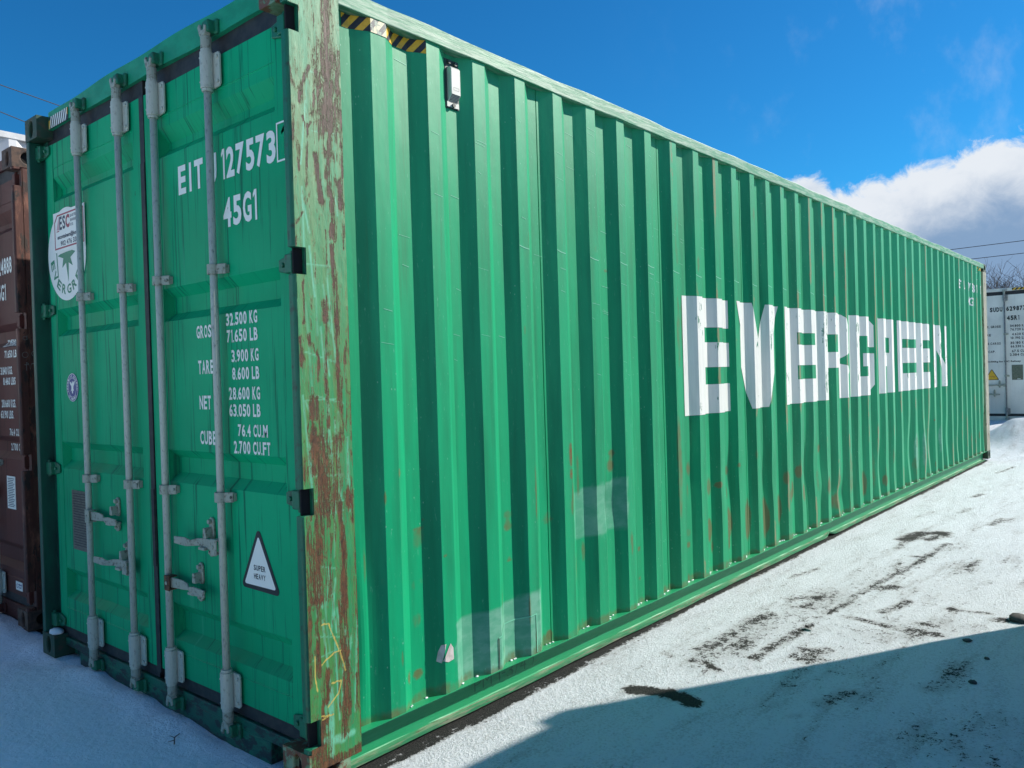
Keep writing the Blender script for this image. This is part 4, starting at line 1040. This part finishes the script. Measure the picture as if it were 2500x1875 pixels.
conform([rc(1.014, 1.021, .125, .262)], .003)[0].build('patch_seam', M_VENTDARK, side, fix=False)
conform([[(.648, .262), (.655, .300), (.668, .326), (.690, .326), (.682, .300), (.672, .262), (.668, .250)], [(.672, .258), (.705, .310), (.716, .322), (.731, .300), (.733, .252), (.70, .248)]], .002)[0].build('torn_sticker', M_TORN, side, fix=False)
mb = MB(); flat_polys(mb, text_polys('PM 1-3/4 )', .90, .045, .42, .058, -.01), lambda a, b: (a, .0535, b)); mb.build('pencil_note', M_INK, P['rail'], fix=False)
# ventilator
mb = MB(); mb.prism([(.047, 2.772), (.022, 2.768), (.016, 2.760), (.016, 2.650), (.040, 2.618), (.047, 2.618)], 'x', .833, .890)
vent = mb.build('ventilator', M_VENT, root, bevel=.003); tag(vent, 'pale ventilator cover with a fine grille')
mb = MB(); mb.box(.819, .905, .0405, .0475, 2.594, 2.806); mb.build('backing_plate', M_VENTDARK, vent, bevel=.003)
mb = MB(); mb.box(.827, .899, .0375, .0405, 2.600, 2.622); mb.build('lower_tab', M_VENT, vent)
mb = MB()
for x, z in ((.863, 2.608), (.880, 2.790), (.842, 2.792)):
    mb = MB(); mb.tube([(x, .030, z), (x, .0404, z)], .009, 10); mb.build('bolt', M_VENTDARK, vent)
mb = MB()
for i in range(8):
    for j in range(7):
        t0, t1 = (j+.2)/7, (j+.75)/7; x0 = .836+i*.0066
        pt = lambda x, t: (x, .0155+.024*t-.0008, 2.650-.032*t-.0006)
        mb.quad(pt(x0, t0), pt(x0+.0042, t0), pt(x0+.0042, t1), pt(x0, t1))
mb.build('grille', M_OPENSHADE, vent, fix=False)  # openings as near-black quads, their shade put into the colour
mb = MB()
for q in (rc(.846, .880, 2.667, 2.668), rc(.846, .880, 2.678, 2.679), rc(.846, .847, 2.667, 2.679), rc(.879, .880, 2.667, 2.679)): flat_polys(mb, [q], lambda a, b: (a, .0152, b))
mb.build('embossed_frame', M_VENTDARK, vent, fix=False)
# lettering on the right door
door_text('door_number', M_WHITE, DR, [('E', .908, 2.246, .064, .122), ('I', .815, 2.246, .018, .122), ('T', .772, 2.246, .070, .122), ('U', .664, 2.246, .068, .122), ('127573', .559, 2.249, .378, .121),
                                       ('45G1', .556, 2.056, .240, .117), ('1', .142, 2.262, .034, .105)])
mb = MB()
for q in (rc(.078, .170, 2.380, 2.387), rc(.078, .170, 2.242, 2.249), rc(.163, .170, 2.249, 2.380), rc(.078, .085, 2.249, 2.380)): flat_polys(mb, [q], on_door(.0605))
mb.build('number_frame', M_WHITE, DR, fix=False)
door_text('weight_table', M_WHITE, DR, [('GROSS', .797, 1.628, .150, .053), ('32.500 KG', .563, 1.666, .224, .050), ('71.650 LB', .560, 1.599, .220, .050), ('TARE', .792, 1.479, .122, .057), ('3.900 KG', .530, 1.520, .192, .049),
                                        ('8.600 LB', .529, 1.450, .192, .049), ('NET', .791, 1.332, .092, .057), ('28.600 KG', .558, 1.371, .222, .050), ('63.050 LB', .559, 1.304, .222, .050), ('CUBE', .794, 1.186, .126, .057),
                                        ('76.4 CU.M', .500, 1.226, .208, .048), ('2.700 CU.FT', .534, 1.158, .256, .050)], bold=.03)
def rtri(pts, r, n=8):
    out = []; k = len(pts)
    for i, p in enumerate(pts):
        a = Vector(pts[i-1])-Vector(p); b = Vector(pts[(i+1) % k])-Vector(p); a.normalize(); b.normalize()
        bis = (a+b).normalized(); half = math.acos(max(-1, min(1, a.dot(b))))/2; c = Vector(p)+bis*(r/math.sin(half))
        sa = c-a.normalized()*0; pa = Vector(p)+a*(r/math.tan(half)); pb = Vector(p)+b*(r/math.tan(half))
        a0 = math.atan2((pa-c).y, (pa-c).x); a1 = math.atan2((pb-c).y, (pb-c).x); da = (a1-a0+math.pi) % (2*math.pi)-math.pi
        out += [tuple(c+r*Vector((math.cos(a0+da*t/n), math.sin(a0+da*t/n)))) for t in range(n+1)]
    return out
def warn(parent, A, B, x, mo, mi, txt, tm):
    mb = MB(); mb.prism(rtri(A, .016), 'x', x, x+.0012); s = mb.build('warning_sign', mo, parent)
    mb = MB(); flat_polys(mb, [rtri(B, .007)], on_door(x-.0008)); mb.build('sign_face', mi, s, fix=False)
    if txt: door_text('sign_text', tm, s, txt, x-.0014, .02)
    return s
warn(DR, [(.379, .880), (.512, .632), (.240, .628)], [(.379, .845), (.485, .648), (.268, .648)], .0625, M_BLACK, M_WHITE, [('SUPER', .416, .708, .080, .021), ('HEAVY', .416, .675, .080, .021)], M_BLACK)
# left door: round sticker, dealer sticker, badge, data plate
cy, cz, rr = 2.105, 2.143, .243
mb = MB(); mb.prism(disc(cy, cz, rr, 56), 'x', .0622, .0632); st = mb.build('round_sticker', M_WHITE, DL)
c8 = lambda x, y: (2.352-.000911*(x-110), 2.154-(y-770)*.000356-(x-460)*.000111)
star = [c8(*p) for p in [(255, 865), (300, 830), (390, 792), (462, 768), (507, 783), (437, 873), (465, 993), (410, 950), (400, 1237), (372, 957), (318, 1035), (335, 893)]]
mb = MB(); flat_polys(mb, [star], on_door(.0615))
for i, ch in enumerate('EVERGREEN'):
    th = R(194+20.75*i); ux, uz = -math.cos(th), -math.sin(th); rx, rz2 = uz, -ux
    for T3 in text_polys(ch, -.026, -.024, .052, .050, .03):
        mb.add([(.0615, cy-(.186*math.cos(th)+a*rx+b*ux), cz+.186*math.sin(th)+a*rz2+b*uz) for a, b in T3], [(0, 1, 2)])
flat_polys(mb, [[(2.238, 2.17), (2.228, 2.17), (2.213, 2.03), (2.223, 2.03)]], on_door(.0614))
mb.build('star_emblem', M_LOGOGREEN, st, fix=False)
mb = MB(); mb.prism([(2.257, 2.160), (1.858, 2.160), (1.858, 2.372), (2.257, 2.372)], 'x', .0595, .0605); ds = mb.build('dealer_sticker', M_WHITE, DL)
mb = MB(); o1 = [(2.243, 2.176), (1.872, 2.176), (1.872, 2.358), (2.205, 2.358), (2.243, 2.322)]; o2 = [(2.234, 2.184), (1.881, 2.184), (1.881, 2.350), (2.200, 2.350), (2.234, 2.318)]
flat_polys(mb, [[o1[i], o1[(i+1) % 5], o2[(i+1) % 5], o2[i]] for i in range(5)], on_door(.0590))
flat_polys(mb, text_polys('C', 0, 0, .050, .070, .05), lambda a, b: (.0589, 2.095-a, 2.275+b)); flat_polys(mb, [rc(2.215, 2.18, 2.268, 2.273)], on_door(.0589)); mb.build('red_border', M_RED, ds, fix=False)
mb = MB(); flat_polys(mb, [[(2.215, 2.278), (2.180, 2.276), (2.180, 2.345), (2.185, 2.345)]], on_door(.0589)); mb.build('pink_triangle', M_PINK, ds, fix=False)
door_text('dealer_text', M_NAVY, ds, [('ES', 2.176, 2.275, .078, .070), ('EASTERN', 2.036, 2.325, .10, .014), ('SHORE', 2.036, 2.302, .075, .014), ('CO.', 2.036, 2.279, .04, .014), ('escontainers@hotmail', 2.206, 2.222, .30, .030), ('902 476 33', 2.166, 2.190, .20, .026)], .0588, .03)
for o in [st]: pass
mb = MB(); mb.prism(disc(2.087, 1.442, .074, 40), 'x', .0622, .0632); bd = tag(mb.build('round_badge', M_BADGE, DL), 'small round blue badge')
mb = MB(); flat_polys(mb, ring(2.087, 1.442, .070, .073)+ring(2.087, 1.442, .049, .0515), on_door(.0616))
for s, a0, da, flip in (('AMERICAN BUREAU', 200, -14.9, 1), ('OF SHIPPING', 228, 8.4, -1)):
    for i, ch in enumerate(s):
        if ch == ' ': continue
        th = R(a0+da*i); ux, uz = flip*math.cos(th), flip*math.sin(th); rx, rz2 = uz, -ux
        for T3 in text_polys(ch, -.0055, -.006, .011, .012, .02): mb.add([(.0616, 2.087-(.0605*math.cos(th)+a*rx+b*ux), 1.442+.0605*math.sin(th)+a*rz2+b*uz) for a, b in T3], [(0, 1, 2)])
eagle = [(0, .034), (.008, .030), (.006, .020), (.016, .030), (.034, .034), (.026, .018), (.014, .006), (.012, -.006), (.020, -.020), (.008, -.014), (.004, -.032), (-.006, -.030), (-.008, -.014), (-.022, -.022), (-.012, -.004), (-.014, .008), (-.028, .018), (-.032, .032), (-.014, .026), (-.006, .018)]
flat_polys(mb, [[(2.087-a, 1.442+b) for a, b in eagle]], on_door(.0616)); mb.build('badge_print', M_WHITE, bd, fix=False)
mb = MB(); mb.box(.0610, .0632, 1.915, 2.140, .592, .903); pl = mb.build('data_plate', M_PLATE, DL)
mb = MB(); flat_polys(mb, [rc(1.93+.03*(i % 2), 2.125, .885-.0135*i, .889-.0135*i) for i in range(21)], on_door(.0606)); mb.build('plate_print', M_BLACK, pl, fix=False)
# striped reflective tape on the header
mb = MB(); mb.box(.0570, .0600, 2.015, 2.262, 2.826, 2.888); ht = tag(mb.build('reflective_tape', M_TAPEBLACK, P['header']), 'black and white striped reflective tape')
mb = MB(); q_ = stripes(-2.262, -2.015, 2.826, 2.888, 8.5, .028, .52); flat_polys(mb, q_[1:-1] if len(q_) > 3 else q_, lambda a, b: (.0564, -a, b)); mb.build('white_stripes', M_WHITE, ht, fix=False)
mb = MB(); flat_polys(mb, [[(-2.262, 2.826), (-2.252, 2.826), (-2.240, 2.870), (-2.262, 2.870)], [(-2.030, 2.858), (-2.015, 2.850), (-2.015, 2.888), (-2.022, 2.888)]], lambda a, b: (.0560, -a, b)); mb.build('yellow_ends', M_YELLOW, ht, fix=False)

# ------------------------------------------------------------------ the other containers
Q = build_container('shipping_container', 'rust brown container with white weight figures beside the left edge of the green container', 'container', (.0957, 2.9456, -.007), 0,
                    side=M_MAROONSIDE, doorm=M_MAROON, postm=M_MAROONPOST, toprail=M_MAROONPOST, botrail=M_MAROONSIDE, castm=M_MAROONCAST, header=M_MAROON, hinge=M_MAROON, snow=True)
BD = Q['doors'][0]
def dx(z):
    zz = [.1, .317, .352, .435, .479, 1.012, 1.052, 1.118, 1.155, 1.716, 1.752, 1.822, 1.862, 2.435, 2.475, 2.505, 2.565, 2.9]; xx = [0, 0, .04, .04, 0]+[0, .04, .04, 0]*3+[0]
    return float(np.interp(z, zz, xx))
mb = MB()
for s, y, z, wd, h in [('24888', .486, 2.176, .232, .104), ('45G1', .575, 2.014, .205, .103), ('32.500 KGS', .490, 1.722+.0, .240, .048), ('71.650 LBS', .430, 1.650, .235, .047), ('3.840 KGS.', .513, 1.546, .212, .050), ('8.460 LBS', .470, 1.480, .215, .048),
                       ('28.660 KGS.', .512, 1.338, .25, .050), ('63.190 LBS.', .535, 1.268, .230, .050), ('76.4 CU.M', .385, 1.160, .20, .045), ('2.700 CU.FT.', .492, 1.060, .255, .046)]:
    flat_polys(mb, text_polys(s, 0, 0, wd, h, .03), lambda a, b, y=y, z=z: (.0625+dx(z+b), y-a, z+b))
mb.build('weight_table', M_WHITE, BD, fix=False)
mb = MB(); mb.box(.0615, .0640, .322, .466, .695, .902); wl = mb.build('label_sheet', M_WHITE, BD)
mb = MB(); flat_polys(mb, [rc(.335+.012*(i % 3), .452-.01*(i % 2), .885-.011*i, .8895-.011*i) for i in range(17)], on_door(.0610)); mb.build('label_print', M_NAVY, wl, fix=False)
mb = MB(); mb.box(.0615, .0640, .258, .370, .188, .242); sl_ = mb.build('small_sticker', M_WHITE, BD)
mb = MB(); flat_polys(mb, ring(.345, .215, .010, .014, 16)+[rc(.270, .325, .222, .228), rc(.275, .315, .204, .208), [(.325, .205), (.300, .232), (.294, .232), (.319, .205)], [(.290, .205), (.270, .234), (.264, .232), (.284, .203)]], on_door(.0610)); mb.build('sticker_print', M_BADGE, sl_, fix=False)
ch = MB(); sd = lambda a, b: (a, -.002, b)
flat_polys(ch, ring(.036, 1.655, .0150, .0172, 24)+ring(.088, 1.662, .0150, .0172, 24)+ring(.038, 1.755, .010, .012, 18)+[rc(.048, .050, 1.745, 1.775), rc(.040, .0425, 1.56, 1.61), rc(.030, .052, 1.594, 1.597)], sd)
for a, b in (((.042, 1.608), (.052, 1.602)), ((.052, 1.602), (.062, 1.568)), ((.062, 1.568), (.068, 1.600)), ((.068, 1.600), (.085, 1.604)), ((.085, 1.604), (.095, 1.570))): flat_polys(ch, ribbon([a, b], .004), sd)
cp = [o for o in Q['root'].children if o.name.startswith('corner_post')][0]
ch.build('chalk_marks', M_CHALK, cp, fix=False)

build_container('shipping_container', 'pale grey corrugated container standing high behind the rust brown container', 'container', (-4.2, 6.38, 1.154), R(3),
                side=M_GREYSIDE, doorm=M_GREYTRIM, postm=M_GREYTRIM, toprail=M_GREYTRIM, botrail=M_GREYTRIM, castm=M_GREYTRIM, header=M_GREYTRIM, hinge=M_GREYTRIM, hardware=False)
ch_ = tag(empty('trailer_chassis', (-4.2, 6.38, 0), R(3)), 'dark trailer chassis under the pale grey container', 'trailer')
mb = MB()
for y in (.75, 1.65): mb.box(0, 12.2, y, y+.12, .86, 1.15)
mb.build('frame_beam', M_WOOD, ch_)
mb = MB()
for x in (.1, 3., 6., 9., 12.): mb.box(x, x+.12, .02, 2.42, 1.0, 1.148)
mb.build('cross_member', M_WOOD, ch_)
for x in (1.2, 2.5):
    for y in (.05, 2.1):
        mb = MB(); mb.tube([(x, y, .46), (x, y+.28, .46)], .49, 28); wh = mb.build('wheel', M_RUBBER, ch_, bevel=.03)
        mb = MB(); mb.tube([(x, y-.01, .46), (x, y+.29, .46)], .27, 20); mb.build('rim', M_GALVOLD, wh)
    mb = MB(); mb.tube([(x, .1, .46), (x, 2.3, .46)], .07, 12); mb.build('axle', M_WOOD, ch_)
for y in (.75, 1.65): mb = MB(); mb.box(10, 10.12, y, y+.12, -.04, .86); mb.build('landing_leg', M_WOOD, ch_)

F = build_container('refrigerated_container', 'white container with black lettering behind the far end of the green container', 'container', (18.635, .20, .15), 0, flush=True,
                    side=M_REEFTRIM, doorm=M_REEFER, postm=M_REEFTRIM, toprail=M_REEFTRIM, botrail=M_REEFTRIM, castm=M_REEFTRIM, header=M_REEFER, hinge=M_REEFTRIM, hw=M_REEFHW)
FD = F['doors'][0]
door_text('door_number', M_BLACK, FD, [('SUDU', .868, 2.385, .240, .100), ('629877', .557, 2.390, .365, .100), ('45R1', .550, 2.188, .232, .100)], bold=.05)
door_text('weight_table', M_BLACK, FD, [('MAX. GROSS', 1.02, 2.036, .352, .052), ('34.800 KG', .495, 2.036, .290, .054), ('76.720 LB', .490, 1.958, .285, .054), ('TARE', 1.02, 1.855, .16, .052), ('4.620 KG', .460, 1.855, .26, .054), ('10.190 LB', .490, 1.775, .285, .054),
                                        ('MAX.CARGO', 1.02, 1.668, .345, .052), ('30.180 KG', .495, 1.668, .290, .054), ('66.530 LB', .490, 1.592, .285, .054), ('CU.CAP.', 1.02, 1.490, .24, .052), ('67.5 CU.M', .470, 1.490, .30, .054), ('2.384 CU.FT', .510, 1.412, .37, .054),
                                        ('34.000kg for UIC Railway', .955, 1.268, .65, .048)], bold=.035)
warn(FD, [(.859, 1.145), (1.000, .895), (.718, .895)], [(.859, 1.120), (.980, .907), (.738, .907)], .0625, M_BLACK, M_YELLOW, [('CAUTION', .91, .965, .10, .014)], M_RED)
mb = MB(); mb.box(.058, .064, .272, .480, .892, 1.218); hp = mb.build('vent_hatch', M_PLATE, FD, bevel=.004)
mb = MB(); mb.box(.056, .0575, .32, .38, .905, .918); mb.build('hatch_label', M_WHITE, hp)
mb = MB(); mb.box(.0555, .0590, .17, .44, 2.835, 2.885); rt = mb.build('hazard_tape', M_TAPEBLACK, F['header'])
mb = MB(); flat_polys(mb, stripes(-.44, -.17, 2.835, 2.885, 3.2, .05, .5), lambda a, b: (.0550, -a, b)); mb.build('yellow_stripes', M_YELLOW, rt, fix=False)

build_container('shipping_container', 'pale grey container to the right of the view that throws its shadow across the snow', 'container', (2.58, -2.275, -.02), R(-94.6), L=6.058,
                side=M_GREYSIDE, doorm=M_GREYTRIM, postm=M_GREYTRIM, toprail=M_GREYTRIM, botrail=M_GREYTRIM, castm=M_GREYTRIM, header=M_GREYTRIM, hinge=M_GREYTRIM, hardware=False)

# ------------------------------------------------------------------ trees, cables, small things on the snow
def bare_tree(loc, h, seed, label):
    rs = random.Random(seed); t = tag(empty('bare_tree', loc), label, 'tree', 'bare trees beyond the white container')
    tr = MB(); tr.tube([(0, 0, -.1), (.05, 0, h*.2), (.0, .08, h*.42)], [.13, .10, .075], 9); tr.build('trunk', M_BARK, t, True)
    br = MB()
    def grow(p, d, l, r, n):
        pts = [p]; q = p.copy(); dd = d.copy()
        for _ in range(3):
            dd = (dd+Vector((rs.uniform(-.2, .2), rs.uniform(-.2, .2), rs.uniform(-.05, .16)))).normalized(); q = q+dd*l/3; pts.append(q.copy())
        br.tube(pts, [r, r*.85, r*.7, r*.5], 4 if n > 1 else 3, False)
        if n == 0: return
        for _ in range(rs.choice((3, 4, 4)) if n > 1 else 4):
            a = rs.choice(pts[1:]); ax = Vector((rs.uniform(-1, 1), rs.uniform(-1, 1), rs.uniform(-.2, .9))).normalized()
            grow(a, (dd*.55+ax*.8).normalized(), l*rs.uniform(.55, .8), max(r*.55, .006), n-1)
    for _ in range(9):
        a = rs.uniform(0, 6.28); grow(Vector((0, .04, h*rs.uniform(.22, .42))), Vector((math.cos(a)*.7, math.sin(a)*.7, rs.uniform(.5, 1.1))).normalized(), h*rs.uniform(.28, .38), .045, 4)
    br.build('branches', M_BARK, t, fix=False)
bare_tree((37.6, 4.4, -.03), 5.3, 1, 'bare tree just right of the green container top corner, beyond the white container')
bare_tree((38.4, 2.5, -.03), 5.5, 2, 'bare tree at the right edge of the view, beyond the white container')
bare_tree((40.5, 6.4, -.03), 5.2, 3, 'bare tree hidden mostly by the far end of the green container')

def wire(a, b, z, label):
    o = CAM; pts = []
    a, b = Vector(a), Vector(b); pts = []
    for q in (a, b): d = q-o; pts.append(o+d*((z-o.z)/d.z))
    d = (pts[1]-pts[0]).normalized(); mb = MB(); m = (pts[0]+pts[1])/2
    mb.tube([m-d*60+Vector((0, 0, .8)), m-d*20, m, m+d*20, m+d*60+Vector((0, 0, .8))], .011 if (m-o).length < 35 else .022, 6)
    tag(mb.build('power_cable', M_WIRE), label, 'cable', 'overhead power cables')
wire((12.73, 42.62, 16.68), (14.61, 40.39, 15.55), 9.0, 'upper overhead cable in the sky left of the green container')
wire((12.70, 42.64, 15.34), (13.47, 41.72, 14.81), 8.4, 'lower overhead cable in the sky left of the green container')
wire((48.58, 8.1, 7.79), (51.33, 4.87, 8.19), 9.0, 'upper overhead cable above the white container')
wire((49.30, 7.24, 7.23), (51.31, 4.89, 7.49), 8.4, 'lower overhead cable above the white container')

def stone(x, y, r, label, sq=.6):
    mb = MB(); mb.blob((0, 0, r*.25), r, r*.8, r*sq, 11, 7, .16); o = mb.build('stone', M_STONE, None, True); o.location = (x, y, gz(x, y)); o.rotation_euler = (0, 0, x*7)
    tag(o, label, 'stone', 'dark stones on the snow')
stone(2.84, -1.58, .013, 'small dark stone alone in the shaded snow at the right')
stone(2.46, -1.59, .018, 'dark stone in the shaded snow nearest the bottom right corner')
stone(3.07, -1.45, .026, 'flat dark stone at the edge of the shadow', .3)
stone(3.62, -1.60, .065, 'largest flat grey stone in the sunlit snow at the right edge', .35)
mb = MB(); mb.add([(-.03, 0, .012), (-.01, .010, .020), (.02, .008, .024), (.035, 0, .010), (.015, -.010, .012), (-.012, -.009, .010)], [(0, 1, 2, 3, 4, 5)]); mb.add([(-.03, 0, .006), (-.01, .010, .014), (.02, .008, .018), (.035, 0, .004), (.015, -.010, .006), (-.012, -.009, .004)], [(5, 4, 3, 2, 1, 0)])
lf = mb.build('fallen_leaf', M_LEAF, fix=False); lf.location = (2.80, -.72, gz(2.8, -.72)); lf.rotation_euler = (0, 0, 1.0); tag(lf, 'small curled dark leaf on the sunlit snow', 'leaf')
mb = MB(); mb.tube([(-.045, 0, .008), (0, .008, .016), (.05, -.002, .010)], [.0028, .0025, .0015], 5); mb.tube([(0, .008, .016), (.018, .030, .018)], [.002, .001], 5); mb.tube([(-.02, .004, .013), (-.028, .028, .012)], [.002, .001], 5)
tw = mb.build('twig', M_BARK); tw.location = (-.06, .84, gz(-.06, .84)); tw.rotation_euler = (0, 0, .9); tag(tw, 'thin dark twig on the shaded snow below the doors', 'twig')
